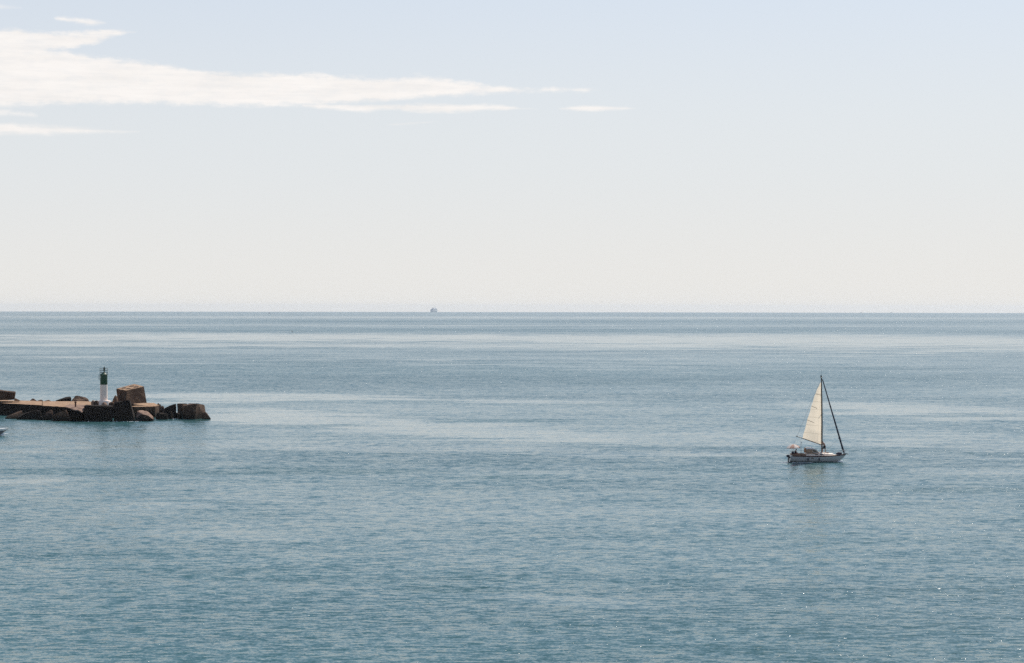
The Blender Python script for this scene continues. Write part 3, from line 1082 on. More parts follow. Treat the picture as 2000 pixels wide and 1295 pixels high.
# spray hood
secs = []
for x, zt_, w in [(-1.80, 2.18, 0.84), (-1.35, 2.24, 0.86), (-0.85, 2.20, 0.85), (-0.35, 1.98, 0.80), (0.22, 1.52, 0.70)]:
    z0 = 1.36
    h = zt_ - z0
    secs.append([(x, s_ * w * (1 - 0.05 * q), z0 + h * q) for s_, q in ((-1, 0), (-1, .4), (-1, .74))] +
                [(x, -w * .80, z0 + h * .93), (x, -w * .35, z0 + h * 1.03), (x, w * .35, z0 + h * 1.03), (x, w * .80, z0 + h * .93)] +
                [(x, s_ * w * (1 - 0.05 * q), z0 + h * q) for s_, q in ((1, .74), (1, .4), (1, 0))])
bm = bmesh.new()
loft(bm, secs)
hood = obj('sprayhood', bm, None, boat, smooth=35)
for m_ in (M['canvas'], M['canvas_top']):
    hood.data.materials.append(m_)
for p in hood.data.polygons:
    p.material_index = 1 if abs(p.normal.z) > 0.40 else 0  # one fabric: lit top and shaded sides put into two colours
sm_ = hood.modifiers.new('thickness', 'SOLIDIFY')
sm_.thickness = 0.03
bm = bmesh.new()
for s_ in (-1, 1):
    vs = [(-0.72, s_ * 0.862, 1.66), (-0.36, s_ * 0.835, 1.50), (-0.02, s_ * 0.785, 1.46), (-0.30, s_ * 0.800, 1.80), (-0.66, s_ * 0.838, 2.02)]
    f_ = bm.faces.new([bm.verts.new(v) for v in vs])
    r_ = bmesh.ops.extrude_face_region(bm, geom=[f_])
    bmesh.ops.translate(bm, verts=[v for v in r_['geom'] if isinstance(v, bmesh.types.BMVert)], vec=(0, s_ * 0.02, 0))
vs = [(-0.26, -0.5, 1.955), (0.10, -0.46, 1.665), (0.10, 0.46, 1.665), (-0.26, 0.5, 1.955)]
f_ = bm.faces.new([bm.verts.new(v) for v in vs])
r_ = bmesh.ops.extrude_face_region(bm, geom=[f_])
bmesh.ops.translate(bm, verts=[v for v in r_['geom'] if isinstance(v, bmesh.types.BMVert)], vec=(0.015, 0, 0.02))
obj('window', bm, M['glass'], hood)
for s_ in (-1, 1):
    bm = bmesh.new()
    tube(bm, [(-0.80, s_ * .872, 2.10), (-0.76, s_ * .874, 1.60), (-0.34, s_ * .845, 1.43), (0.06, s_ * .79, 1.40)], 0.035, 6)
    obj('hood_frame', bm, M['canvas_top'], hood, smooth=60)

# rig
MX = 0.80
bm = bmesh.new()
tube(bm, [(MX, 0, 1.3), (MX, 0, 6), (MX - 0.06, 0, 10), (MX - 0.12, 0, 13.0)], [0.115, 0.115, 0.105, 0.085], 14)
mast = obj('mast', bm, M['spar'], boat, smooth=60)
bm = bmesh.new()
tube(bm, [(MX - 0.30, 0, 12.9), (MX + 0.15, 0, 12.98)], 0.035, 6)
tube(bm, [(MX - 0.12, 0, 12.9), (MX - 0.12, 0, 13.3)], 0.03, 6)
tube(bm, [(MX - 0.1, 0, 13.0), (MX - 0.1, 0, 14.1)], 0.008, 5)
box(bm, (MX - 0.2, 0, 13.06), (0.16, 0.10, 0.16), None, 0.02)
obj('masthead_fitting', bm, M['black'], mast)
bm = bmesh.new()
tube(bm, [(MX - 0.02, -0.95, 7.45), (MX - 0.02, 0, 7.35), (MX - 0.02, 0.95, 7.45)], 0.03, 6)
obj('spreader', bm, M['spar'], mast, smooth=60)
# boom and mainsail swing together to the far side
ang = R(14)


def rigp(d, z, off=0.0):
    """a point at distance d aft of the mast, in the boom's vertical plane"""
    return Vector((MX - d * math.cos(ang) - off * math.sin(ang), d * math.sin(ang) - off * math.cos(ang), z))


bm = bmesh.new()
tube(bm, [rigp(0.08, 2.58), rigp(2.0, 3.23), rigp(3.85, 3.84)], [0.06, 0.06, 0.055], 10)
boom = obj('boom', bm, M['spar'], boat, smooth=60)
bm = bmesh.new()
box(bm, rigp(3.8, 3.84), (0.22, 0.14, 0.12), None, 0.02)
obj('boom_end', bm, M['black'], boom)
SL = 12.15
leech = [(0.0, 2.80), (0.28, 2.22), (0.5, 1.66), (0.7, 1.18), (0.85, 0.72), (0.95, 0.32), (1.0, 0.10)]
bm = bmesh.new()
secs = []
for i in range(29):
    t = i / 28
    w = interp(t, leech)
    row = []
    for j in range(15):
        q = j / 14
        d = 0.10 + (w - 0.0) * q
        zb_ = 2.66 + (1.02 - 0.06) * q * (w / 2.94)
        z = lerp(zb_ if i else zb_, SL, t) if i == 0 else lerp(2.66, SL, t) + (0.96 * q) * (1 - t)
        camber = 0.36 * math.sin(PI * min(1, q * 1.0) ** 0.75) * (1 - t) ** 0.35 * min(1, t * 5 + 0.12)
        wr = 0.02 * math.sin(9 * q + 14 * t) * (1 - t) * (1 - q)
        row.append(rigp(d, z, -camber + wr))
    secs.append(row)
loft(bm, secs)
sail = obj('mainsail', bm, M['sailcloth'], boat, smooth=180)
for t, L in ((0.795, 1.0), (0.555, 0.58), (0.33, 0.50)):
    bm = bmesh.new()
    w = interp(t, leech)
    i = round(t * 28)
    row = secs[i]
    n = max(2, round(14 * min(1.0, L * (1.0 if L == 1.0 else 1.0))))
    pts = [row[14 - j_] + Vector((0, -0.02, 0)) for j_ in range(n + 1)] if L == 1.0 else [row[14 - j_] + Vector((0, -0.02, -0.02 * j_)) for j_ in range(int(14 * L) + 1)]
    tube(bm, pts, 0.028, 5)
    obj('batten', bm, M['black'], sail, smooth=60)
# furled jib along the forestay
f0, f1 = Vector((4.20, 0, 1.30)), Vector((MX + 0.06, 0, 12.55))
bm = bmesh.new()
n = 24
tube(bm, [f0.lerp(f1, i / n) for i in range(n + 1)], [0.06] + [0.14 - 0.07 * (i / n) + 0.008 * math.sin(i * 2.3) for i in range(n)], 9)
jib = obj('furled_jib', bm, M['navy'], boat, smooth=60)
bm = bmesh.new()
box(bm, f0.lerp(f1, 0.205) + Vector((-0.08, -0.05, 0)), (0.26, 0.12, 0.24), Matrix.Rotation(0.5, 3, 'Y'), 0.05)
tube(bm, [f0.lerp(f1, 0.205), (0.9, -0.8, 1.45)], 0.010, 5)
obj('jib_sheet', bm, M['black'], jib)
bm = bmesh.new()
lathe(bm, [(0.05, 0), (0.13, 0.02), (0.13, 0.05), (0.06, 0.07), (0.06, 0.16), (0.13, 0.18), (0.13, 0.21), (0.05, 0.23)], c=(4.22, 0, 1.2), seg=14)
obj('furling_drum', bm, M['black'], jib, smooth=40)
bm = bmesh.new()
tp = (MX - 0.08, 0, 12.9)
for a, b_ in [(tp, (4.45, 0, 1.3)), (tp, (-4.0, 0.5, 1.15)), (tp, rigp(3.8, 3.86)),
              ((MX - 0.02, -0.95, 7.45), (MX - 0.1, -1.28, 1.1)), ((MX - 0.02, 0.95, 7.45), (MX - 0.1, 1.28, 1.1)),
              ((MX - 0.02, -0.95, 7.45), (MX - 0.1, 0, 12.6)), ((MX - 0.02, 0.95, 7.45), (MX - 0.1, 0, 12.6)),
              ((MX, 0, 7.2), (MX + 0.5, -1.22, 1.1)), ((MX, 0, 7.2), (MX - 0.6, -1.30, 1.1)),
              (rigp(3.3, 3.66), (-2.4, 0, 1.25))]:
    tube(bm, [a, b_], 0.0085, 5)
obj('rigging', bm, M['steel'], boat, smooth=60)
# rails
bm = bmesh.new()
for s_ in (-1, 1):
    tube(bm, [(3.75, s_ * .46, 1.18), (3.78, s_ * .46, 1.75), (4.35, s_ * .22, 1.80), (4.75, 0, 1.82)], 0.018, 6)
    tube(bm, [(4.3, s_ * .22, 1.2), (4.35, s_ * .22, 1.8)], 0.018, 6)
    tube(bm, [(3.77, s_ * .46, 1.5), (4.34, s_ * .22, 1.55)], 0.014, 6)
obj('pulpit', bm, M['steel'], boat, smooth=60)
bm = bmesh.new()
for s_ in (-1, 1):
    tube(bm, [(-3.2, s_ * 1.12, 1.0), (-3.2, s_ * 1.12, 1.6), (-4.0, s_ * .9, 1.62), (-4.02, s_ * .9, 1.0)], 0.018, 6)
tube(bm, [(-4.0, -.9, 1.62), (-4.0, .9, 1.62)], 0.018, 6)
obj('pushpit', bm, M['steel'], boat, smooth=60)
for x in (-1.5, 0.0, 1.4, 2.7):
    for s_ in (-1, 1):
        bm = bmesh.new()
        yq = s_ * (interp(x, BEAM) - 0.06)
        z0 = interp(x, SHEER) - 0.03
        tube(bm, [(x, yq, z0), (x, yq, z0 + 0.55)], 0.013, 6)
        obj('stanchion', bm, M['steel'], boat, smooth=60)
bm = bmesh.new()
for s_ in (-1, 1):
    pts = [(-3.2, s_ * 1.12, 1.6)] + [(x, s_ * (interp(x, BEAM) - 0.06), interp(x, SHEER) + 0.52) for x in (-1.5, 0.0, 1.4, 2.7)] + [(3.78, s_ * .46, 1.75)]
    tube(bm, pts, 0.007, 5)
obj('lifeline', bm, M['steel'], boat, smooth=60)
bm = bmesh.new()
box(bm, (4.55, 0, 1.20), (0.52, 0.16, 0.08), None, 0.02)
tube(bm, [(4.40, 0, 1.28), (4.85, 0, 1.20)], 0.028, 6)
tube(bm, [(4.80, -0.16, 1.10), (4.86, 0, 1.20), (4.80, 0.16, 1.10)], 0.03, 6)
obj('anchor', bm, M['black'], boat, smooth=40)
bm = bmesh.new()
tube(bm, [(-2.58, -0.98, 1.0), (-2.58, -0.98, 3.15)], 0.022, 6)
tube(bm, [(-2.58, -0.98, 2.95), (-2.42, -0.98, 3.0)], 0.03, 6)
obj('stern_pole', bm, M['black'], boat, smooth=60)
# outboard engine on the transom
om = bmesh.new()
box(om, (-4.48, -0.35, 0.93), (0.50, 0.34, 0.36), None, 0.09)
eng = obj('outboard_motor', om, M['navy'], boat, smooth=40)
bm = bmesh.new()
box(bm, (-4.42, -0.35, 0.42), (0.16, 0.10, 0.75), None, 0.03)
box(bm, (-4.42, -0.35, 0.02), (0.34, 0.22, 0.03), None, 0.008)
obj('motor_leg', bm, M['black'], eng)
bm = bmesh.new()
box(bm, (-4.22, -0.35, 0.72), (0.14, 0.26, 0.24), None, 0.02)
obj('motor_bracket', bm, M['black'], eng)
bm = bmesh.new()
box(bm, (-4.16, 0.1, 0.30), (0.08, 0.06, 1.0), None, 0.015)
obj('rudder', bm, M['black'], boat)

BM = Matrix.Translation(b0) @ Matrix.Rotation(BOAT_RZ, 4, 'Z')


def on_boat(p):
    return BM @ Vector(p)


# things carried on the boat
um = empty('parasol', on_boat((-3.55, -0.2, 1.10)), BOAT_RZ)
um.rotation_euler = (R(0), R(-3), BOAT_RZ)
tag(um, 'round beach parasol in cream and peach shading the stern of the sailing yacht', 'parasol')
bm = bmesh.new()
tube(bm, [(0, 0, 0), (0, 0, 1.62)], 0.022, 8)
obj('pole', bm, M['steel'], um, smooth=60)
bm = bmesh.new()
rad, hgt = 1.04, 0.50
NS = 8
rings = []
for q in (0.0, 0.25, 0.5, 0.75, 1.0):
    ring = []
    for k_ in range(NS * 4):
        a = 2 * PI * k_ / (NS * 4)
        pinch = 1 - 0.035 * q * (1 - abs(math.cos(a * NS / 2))) * 1.0
        ring.append((rad * q * pinch * math.cos(a), rad * q * pinch * math.sin(a), 1.60 - hgt * (0.25 * q + 0.75 * q * q) + 0.03 * q * (1 - abs(math.cos(a * NS / 2)))))
    rings.append(ring)
rings.append([(p[0] * 1.005, p[1] * 1.005, p[2] - 0.11) for p in rings[-1]])
rows = loft(bm, rings[1:], closed=True)
tip = bm.verts.new((0, 0, 1.60))
for k_ in range(NS * 4):
    bm.faces.new((tip, rows[0][k_], rows[0][(k_ + 1) % (NS * 4)]))
can = obj('canopy', bm, None, um, smooth=50)
can.data.materials.append(M['parasol_pale'])
can.data.materials.append(M['parasol_peach'])
for p in can.data.polygons:
    a = math.atan2(p.center.y, p.center.x) % (2 * PI)
    p.material_index = int(a / (2 * PI / NS)) % 2
bm = bmesh.new()
for k_ in range(NS):
    a = 2 * PI * k_ / NS
    tube(bm, [(0.02 * math.cos(a), 0.02 * math.sin(a), 1.56)] + [(rad * q * math.cos(a), rad * q * math.sin(a), 1.575 - hgt * (0.25 * q + 0.75 * q * q)) for q in (.5, .98)], 0.008, 5)
obj('rib_frame', bm, M['steel'], um)
bm = bmesh.new()
lathe(bm, [(0.03, 1.595), (0.025, 1.64), (0.01, 1.69)], seg=8)
obj('finial', bm, M['black'], um)

# dark round fender on the stern rail
fr_ = empty('fender', on_boat((-3.86, -0.98, 1.48)), BOAT_RZ)
tag(fr_, 'dark round buoy fender hung on the stern rail beside the seated person', 'fender')
bm = bmesh.new()
lathe(bm, [(0.03, -0.24), (0.13, -0.20), (0.20, -0.08), (0.21, 0.02), (0.17, 0.13), (0.07, 0.19), (0.04, 0.24)], seg=18)
obj('ball', bm, M['navy'], fr_, smooth=60)
bm = bmesh.new()
tube(bm, [(0, 0, 0.22), (0.0, 0.05, 0.34)], 0.02, 6)
obj('lanyard', bm, M['rope'], fr_)
# two fenders hanging on the side
for x, lab in ((-1.58, 'dark cylindrical fender hanging on the hull below the sprayhood'), (0.12, 'dark cylindrical fender hanging on the hull nearer the mast')):
    yq = [p for p in hull_sec(x, 60) if abs(p[2] - 0.5) < 0.03][0][1]
    fd = empty('fender', on_boat((x, -yq - 0.13, 0.24)), BOAT_RZ)
    tag(fd, lab, 'fender', 'fenders hanging on the hull')
    bm = bmesh.new()
    lathe(bm, [(0.03, 0), (0.09, 0.03), (0.115, 0.09), (0.115, 0.36), (0.09, 0.42), (0.03, 0.45)], seg=14)
    obj('body', bm, M['fender'], fd, smooth=60)
    bm = bmesh.new()
    tube(bm, [(0, 0, 0.44), (0, 0.04, 0.62), (0, 0.10, 0.86)], 0.012, 5)
    obj('lanyard', bm, M['rope'], fd)
# sail bag on the foredeck
bm = bmesh.new()
bmesh.ops.create_icosphere(bm, subdivisions=4, radius=1.0)
for v in bm.verts:
    n_ = mnoise.noise(v.co * 2.2 + Vector((4, 2, 9)))
    n2_ = mnoise.noise(v.co * 5.0)
    v.co = Vector((v.co.x * 0.46, v.co.y * 0.28, max(-0.13, v.co.z * 0.22))) * (1 + 0.30 * n_ + 0.10 * n2_)
sb = obj('sail_bag', bm, M['navy'], None, smooth=180)
sb.location = on_boat((3.40, -0.1, 1.25))
sb.rotation_euler = (0, R(-6), BOAT_RZ)
tag(sb, 'dark crumpled sail bag lying on the bow deck by the furled jib', 'sail bag')


# ------------------------------------------------------------------ people
def person(name, label, group, joints, edges, radii, root, parts, loc, rz):
    """one skinned body; joints: name -> position; parts: hair and clothes"""
    names = list(joints)
    idx = {n_: i for i, n_ in enumerate(names)}
    me = bpy.data.meshes.new('body')
    me.from_pydata([joints[n_] for n_ in names], [(idx[a], idx[b_]) for a, b_ in edges], [])
    o = bpy.data.objects.new('body', me)
    COL.objects.link(o)
    o.modifiers.new('skin', 'SKIN')
    o.modifiers.new('subd', 'SUBSURF').render_levels = 2
    o.modifiers['subd'].levels = 2
    sv = me.skin_vertices[0].data
    for n_ in names:
        r_ = radii[n_]
        sv[idx[n_]].radius = (r_, r_) if not isinstance(r_, tuple) else r_
        sv[idx[n_]].use_root = (n_ == root)
    dg = bpy.context.evaluated_depsgraph_get()
    ev = o.evaluated_get(dg)
    me2 = bpy.data.meshes.new_from_object(ev)
    bpy.data.objects.remove(o)
    me2.name = 'person'
    me2.polygons.foreach_set('use_smooth', [True] * len(me2.polygons))
    me2.materials.clear()
    p = link_mesh('person', me2, M['skin'])
    p.location = loc
    p.rotation_euler = (0, 0, rz)
    tag(p, label, 'person', group)
    for (nm, bm_, mat) in parts:
        obj(nm, bm_, mat, p, smooth=60)
    return p


def add_hand(J, E, Rr, tag_, wrist, direction, palm_n, curl=0.5):
    """palm, four fingers of different length and a thumb leaving the side"""
    d = Vector(direction).normalized()
    n_ = Vector(palm_n).normalized()
    s = d.cross(n_).normalized()
    n_ = s.cross(d).normalized()
    w = Vector(J[wrist])
    J[tag_ + 'palm'] = w + d * 0.075
    E.append((wrist, tag_ + 'palm'))
    Rr[tag_ + 'palm'] = 0.030
    for i, (off, ln) in enumerate(((-0.030, 0.070), (-0.010, 0.082), (0.011, 0.076), (0.031, 0.060))):
        a, b_ = tag_ + 'f%da' % i, tag_ + 'f%db' % i
        k0 = w + d * 0.098 + s * off
        J[a] = k0 + d * ln * 0.5 + n_ * ln * 0.25 * curl
        J[b_] = Vector(J[a]) + d * ln * 0.4 * (1 - curl * .6) + n_ * ln * 0.5 * curl
        E.extend([(tag_ + 'palm', a), (a, b_)])
        Rr[a], Rr[b_] = 0.010, 0.008
    J[tag_ + 'ta'] = w + d * 0.045 - s * 0.050 + n_ * 0.01
    J[tag_ + 'tb'] = w + d * 0.085 - s * 0.062 + n_ * 0.03
    E.extend([(tag_ + 'palm', tag_ + 'ta'), (tag_ + 'ta', tag_ + 'tb')])
    Rr[tag_ + 'ta'], Rr[tag_ + 'tb'] = 0.012, 0.009


def head_parts(J, E, Rr, neck, head, face_dir):
    f = Vector(face_dir).normalized()
    h = Vector(J[head])
    up = (h - Vector(J[neck])).normalized()
    side = f.cross(up).normalized()
    J['crown'] = h + up * 0.075
    J['jaw'] = h + f * 0.055 - up * 0.085
    J['nose'] = h + f * 0.108 - up * 0.015
    J['earl'] = h + side * 0.088
    J['earr'] = h - side * 0.088
    E.extend([(head, 'crown'), (head, 'jaw'), (head, 'nose'), (head, 'earl'), (head, 'earr')])
    Rr.update(crown=0.070, jaw=0.042, nose=0.014, earl=0.015, earr=0.015)
    bm = bmesh.new()
    bmesh.ops.create_icosphere(bm, subdivisions=3, radius=1.0)
    for v in list(bm.verts):
        c = v.co.copy()
        q = side * c.x * 0.093 + f * c.y * 0.108 + up * c.z * 0.112
        if q.dot(up) < -0.04 + 0.9 * max(0, q.dot(f)):
            q = q * 0.80
        v.co = h + up * 0.022 + q
    eyes = []
    for s_ in (-1, 1):
        e = bmesh.new()
        m_ = Matrix.Translation(h + f * 0.088 + side * 0.032 * s_ + up * 0.008) @ Matrix.Diagonal((0.013, 0.013, 0.009, 1))
        bmesh.ops.create_uvsphere(e, u_segments=8, v_segments=6, radius=1.0, matrix=m_)
        eyes.append(('eye', e, M['hair']))
    e = bmesh.new()
    bmesh.ops.create_uvsphere(e, u_segments=8, v_segments=6, radius=1.0, matrix=Matrix.Translation(h + f * 0.094 - up * 0.060) @ Matrix.Diagonal((0.012, 0.02, 0.006, 1)))
    eyes.append(('mouth', e, M['maroon']))
    return bm, eyes


def garment(segs):
    bm = bmesh.new()
    for pts, rs in segs:
        tube(bm, pts, rs, 12)
    return bm


V = Vector
# standing person, working at the mast, back bent, facing it
J = dict(pelvis=V((0, 0, .86)), belly=V((-.02, 0, 1.02)), chest=V((-.07, 0, 1.22)), upch=V((-.13, 0, 1.36)), neck=V((-.20, 0, 1.45)), head=V((-.27, 0, 1.555)),
         lsh=V((-.12, .17, 1.37)), lel=V((-.30, .20, 1.24)), lwr=V((-.36, .12, 1.42)), rsh=V((-.12, -.17, 1.37)), rel=V((-.28, -.21, 1.14)), rwr=V((-.35, -.10, 1.00)),
         lhip=V((-.03, .10, .82)), lkn=V((-.22, .13, .45)), lan=V((-.26, .14, .07)), lto=V((-.40, .15, .03)),
         rhip=V((.0, -.10, .82)), rkn=V((.05, -.13, .44)), ran=V((.11, -.14, .07)), rto=V((-.03, -.15, .03)))
E = [('pelvis', 'belly'), ('belly', 'chest'), ('chest', 'upch'), ('upch', 'neck'), ('neck', 'head'), ('upch', 'lsh'), ('lsh', 'lel'), ('lel', 'lwr'), ('upch', 'rsh'), ('rsh', 'rel'), ('rel', 'rwr'),
     ('pelvis', 'lhip'), ('lhip', 'lkn'), ('lkn', 'lan'), ('lan', 'lto'), ('pelvis', 'rhip'), ('rhip', 'rkn'), ('rkn', 'ran'), ('ran', 'rto')]
Rr = dict(pelvis=(.15, .12), belly=(.14, .11), chest=(.16, .12), upch=(.14, .11), neck=.058, head=.088, lsh=.065, lel=.043, lwr=.030, rsh=.065, rel=.043, rwr=.030,
          lhip=.095, lkn=.06, lan=.042, lto=.035, rhip=.095, rkn=.06, ran=.042, rto=.035)
add_hand(J, E, Rr, 'l', 'lwr', (-.4, -.2, .9), (-.9, 0, -.3), .8)
add_hand(J, E, Rr, 'r', 'rwr', (-.7, .3, -.3), (-.5, .6, .2), .8)
hair, eyes = head_parts(J, E, Rr, 'neck', 'head', (-1, 0, -.35))
shorts = garment([([V((-.01, 0, .99)), V((0, 0, .84)), V((0, 0, .76))], [.165, .185, .17]),
                  ([J['lhip'], J['lhip'].lerp(J['lkn'], .75)], [.118, .092]), ([J['rhip'], J['rhip'].lerp(J['rkn'], .75)], [.118, .092])])
person('person', 'bare-chested person in dark shorts standing bent at the mast of the yacht', None, J, E, Rr, 'pelvis',
       [('hair', hair, M['hair']), *eyes, ('shorts', shorts, M['shorts_dark'])], on_boat((1.14, -0.32, 1.43)), BOAT_RZ).scale = (1.16, 1.2, 1.06)

# seated person at the stern, facing forward
J = dict(pelvis=V((0, 0, .10)), belly=V((.02, 0, .26)), chest=V((.05, 0, .44)), upch=V((.08, 0, .56)), neck=V((.11, 0, .65)), head=V((.15, 0, .765)),
         lsh=V((.08, .17, .56)), lel=V((.16, .24, .32)), lwr=V((.38, .20, .26)), rsh=V((.08, -.17, .56)), rel=V((.20, -.23, .33)), rwr=V((.42, -.17, .22)),
         lhip=V((.03, .10, .10)), lkn=V((.42, .16, .16)), lan=V((.58, .16, -.20)), lto=V((.72, .16, -.25)),
         rhip=V((.03, -.10, .10)), rkn=V((.42, -.16, .16)), ran=V((.60, -.16, -.20)), rto=V((.74, -.16, -.25)))
Rr = dict(Rr)
add_hand(J, E2 := [e for e in E if not any(k_ in n_ for n_ in e for k_ in ('palm', 'f0', 'f1', 'f2', 'f3', 'ta', 'tb')) and not any(n_ in ('crown', 'jaw', 'nose', 'earl', 'earr') for n_ in e)], Rr, 'l', 'lwr', (.9, -.1, -.2), (0, 0, -1), .5)
add_hand(J, E2, Rr, 'r', 'rwr', (.9, .1, -.2), (0, 0, -1), .5)
hair, eyes = head_parts(J, E2, Rr, 'neck', 'head', (1, 0, -.1))
shirt = garment([([J['pelvis'] + V((0, 0, .06)), J['belly'], J['chest'], J['upch'], J['upch'].lerp(J['neck'], .5)], [.165, .165, .18, .165, .08]),
                 ([J['lsh'], J['lsh'].lerp(J['lel'], .6)], [.085, .068]), ([J['rsh'], J['rsh'].lerp(J['rel'], .6)], [.085, .068])])
shorts = garment([([V((0, 0, .18)), V((0, 0, .02))], [.17, .18]), ([J['lhip'], J['lhip'].lerp(J['lkn'], .8)], [.118, .09]), ([J['rhip'], J['rhip'].lerp(J['rkn'], .8)], [.118, .09])])
person('person', 'person in black shirt and red shorts sitting at the stern under the parasol', None, J, E2, Rr, 'pelvis',
       [('hair', hair, M['hair']), *eyes, ('shirt', shirt, M['shirt_black']), ('shorts', shorts, M['shorts_red'])], on_boat((-3.42, -0.62, 1.13)), BOAT_RZ)


def foam_patch(name, where, pts, seed, size=0.10, n=60):
    """low broken lumps of foam lying on the water along a line of world points"""
    rnd = random.Random(seed)
    bm = bmesh.new()
    for i in range(n):
        t = rnd.random() * (len(pts) - 1)
        k_ = int(t)
        p = Vector(pts[k_]).lerp(Vector(pts[min(k_ + 1, len(pts) - 1)]), t - k_)
        p += Vector((rnd.gauss(0, size * 1.4), rnd.gauss(0, size * 1.4), 0))
        s_ = size * rnd.uniform(.4, 1.1)
        m_ = Matrix.Translation((p.x, p.y, p.z)) @ Matrix.Diagonal((s_ * 1.5, s_ * 1.2, s_ * 0.5, 1))
        bmesh.ops.create_icosphere(bm, subdivisions=1, radius=1.0, matrix=m_)
    o_ = obj(name, bm, M['foam'], None, smooth=180)
    return tag(o_, 'white broken foam on the water ' + where, 'foam', None, 'stuff')


foam_patch('foam', 'at the bow of the sailing yacht', [on_boat((3.45, -0.25, 0.04)), on_boat((3.72, -0.2, 0.10)), on_boat((3.40, -0.5, 0.02))], 1, 0.13, 50)
foam_patch('foam', 'in the wake close behind the sailing yacht', [on_boat((-4.7, -0.6, 0.0)), on_boat((-6.0, -0.7, 0.0)), on_boat((-8.5, -0.5, 0.0))], 7, 0.07, 50)
foam_patch('foam', 'along the aft waterline of the sailing yacht', [on_boat((-0.9, -1.55, 0.01)), on_boat((-2.2, -1.5, 0.01)), on_boat((-3.0, -1.35, 0.01)), on_boat((-4.0, -1.1, 0.01))], 2, 0.06, 60)
foam_patch('foam', 'at the foot of the broad black blocks', [sea_at(165, 823) , sea_at(220, 823), sea_at(262, 823.5), sea_at(300, 822)], 3, 0.11, 40)
foam_patch('foam', 'by the low rocks near the breakwater tip', [sea_at(303, 819.5), sea_at(322, 818.6), sea_at(345, 818)], 4, 0.12, 50)
foam_patch('foam', 'by the leaning beam at the left', [sea_at(10, 816.5), sea_at(24, 818)], 5, 0.12, 25)

# ------------------------------------------------------------------ motor boat entering at the left
MB_Y = sea_at(2, 851).y
tipx = at(15.2, 838, MB_Y).x
mb = empty('motorboat', (tipx - 3.6, MB_Y, 0))
tag(mb, 'white motorboat with a grey hull, only its bow showing at the left edge', 'motorboat')
BE = [(-3.2, 1.15), (-1, 1.3), (1.2, 1.15), (2.6, 0.7), (3.35, 0.2), (3.6, 0.04)]
SE = [(-3.2, 0.95), (0, 1.05), (2.4, 1.22), (3.6, 1.30)]
KE = [(-3.2, -0.3), (1.0, -0.35), (2.0, -0.05), (2.7, 0.45), (3.2, 0.82), (3.6, 1.22)]


def msec(x, n=8):
    b_, s_, k_ = interp(x, BE), interp(x, SE), interp(x, KE)
    return [(x, b_ * max(0, 1 - (i / n) ** 1.8) ** 0.75, lerp(s_, k_, i / n)) for i in range(n + 1)]


XM = [-3.2 + 6.8 * i / 30 for i in range(31)]
bm = bmesh.new()
for sgn in (-1, 1):
    loft(bm, [[(p[0], sgn * p[1], p[2]) for p in msec(x)] for x in XM])
bmesh.ops.remove_doubles(bm, verts=bm.verts[:], dist=0.001)
tr_ = msec(-3.2)
bm.faces.new([bm.verts.new(p) for p in tr_] + [bm.verts.new((p[0], -p[1], p[2])) for p in tr_[::-1][1:]])
M['mb_hull'] = simple_mat('grey_hull', (0.15, 0.16, 0.165), 0.3, 0, 0.06, 2)
M['mb_white'] = simple_mat('white_moulding', (0.80, 0.79, 0.74), 0.35, 0, 0.04, 2)
obj('hull', bm, M['mb_hull'], mb, smooth=50)
bm = bmesh.new()
for sgn in (-1, 1):
    secs = []
    for x in XM[:-1]:
        b_, s_ = interp(x, BE), interp(x, SE)
        secs.append([(x + 0.10 * (x > 3.2), sgn * (b_ + .03), s_ + .07), (x + 0.10 * (x > 3.2), sgn * (b_ + .035), s_ - .26), (x, sgn * (b_ - .03), s_ - .26), (x, sgn * (b_ - .05), s_ + .07)])
    loft(bm, secs, closed=True, cap=True)
obj('gunwale', bm, M['mb_white'], mb, smooth=40)
bm = bmesh.new()
loft(bm, [[(x, interp(x, BE) * q * .97, interp(x, SE) + .05 + .10 * (1 - q * q)) for q in (-1, -.5, 0, .5, 1)] for x in XM[8:]])
obj('foredeck', bm, M['mb_white'], mb, smooth=60)
bm = bmesh.new()
box(bm, (-2.2, 0, 0.78), (1.9, 1.9, 0.06))
obj('cockpit_floor', bm, M['mb_white'], mb)
bm = bmesh.new()
secs = [[(x, -w, 1.1), (x - .35 * h, -w * .9, 1.1 + h), (x - .35 * h, w * .9, 1.1 + h), (x, w, 1.1)] for x, w, h in ((0.9, 0.7, .05), (0.5, 0.85, .55), (-0.4, 0.9, .62), (-1.0, 0.9, .60))]
loft(bm, secs, cap=True)
obj('windscreen', bm, M['glass'], mb, smooth=40)
bm = bmesh.new()
for s_ in (-1, 1):
    pts = [(x, s_ * (interp(x, BE) - .05), interp(x, SE) + .42) for x in (0.6, 1.6, 2.5, 3.2)] + [(3.6, 0, 1.72)]
    tube(bm, pts, 0.016, 6)
    for x in (0.6, 1.6, 2.5, 3.2):
        tube(bm, [(x, s_ * (interp(x, BE) - .05), interp(x, SE) + .02), (x, s_ * (interp(x, BE) - .05), interp(x, SE) + .42)], 0.014, 6)
obj('bow_rail', bm, M['steel'], mb, smooth=60)
bm = bmesh.new()
box(bm, (3.62, 0, 1.31), (0.40, 0.16, 0.10), None, 0.02)
obj('bow_roller', bm, M['mb_white'], mb)
bm = bmesh.new()
box(bm, (-3.5, 0, 0.95), (0.5, 0.45, 0.55), None, 0.1)
obj('outboard_motor', bm, M['black'], mb, smooth=40)
mo = Vector((tipx - 3.6, MB_Y, 0))
foam_patch('foam', 'under the bow of the motorboat', [mo + V((2.1, -0.5, .05)), mo + V((2.75, -0.35, .22)), mo + V((3.0, -0.3, .40)), mo + V((2.5, -0.8, .05))], 9, 0.16, 60)

# ------------------------------------------------------------------ far craft


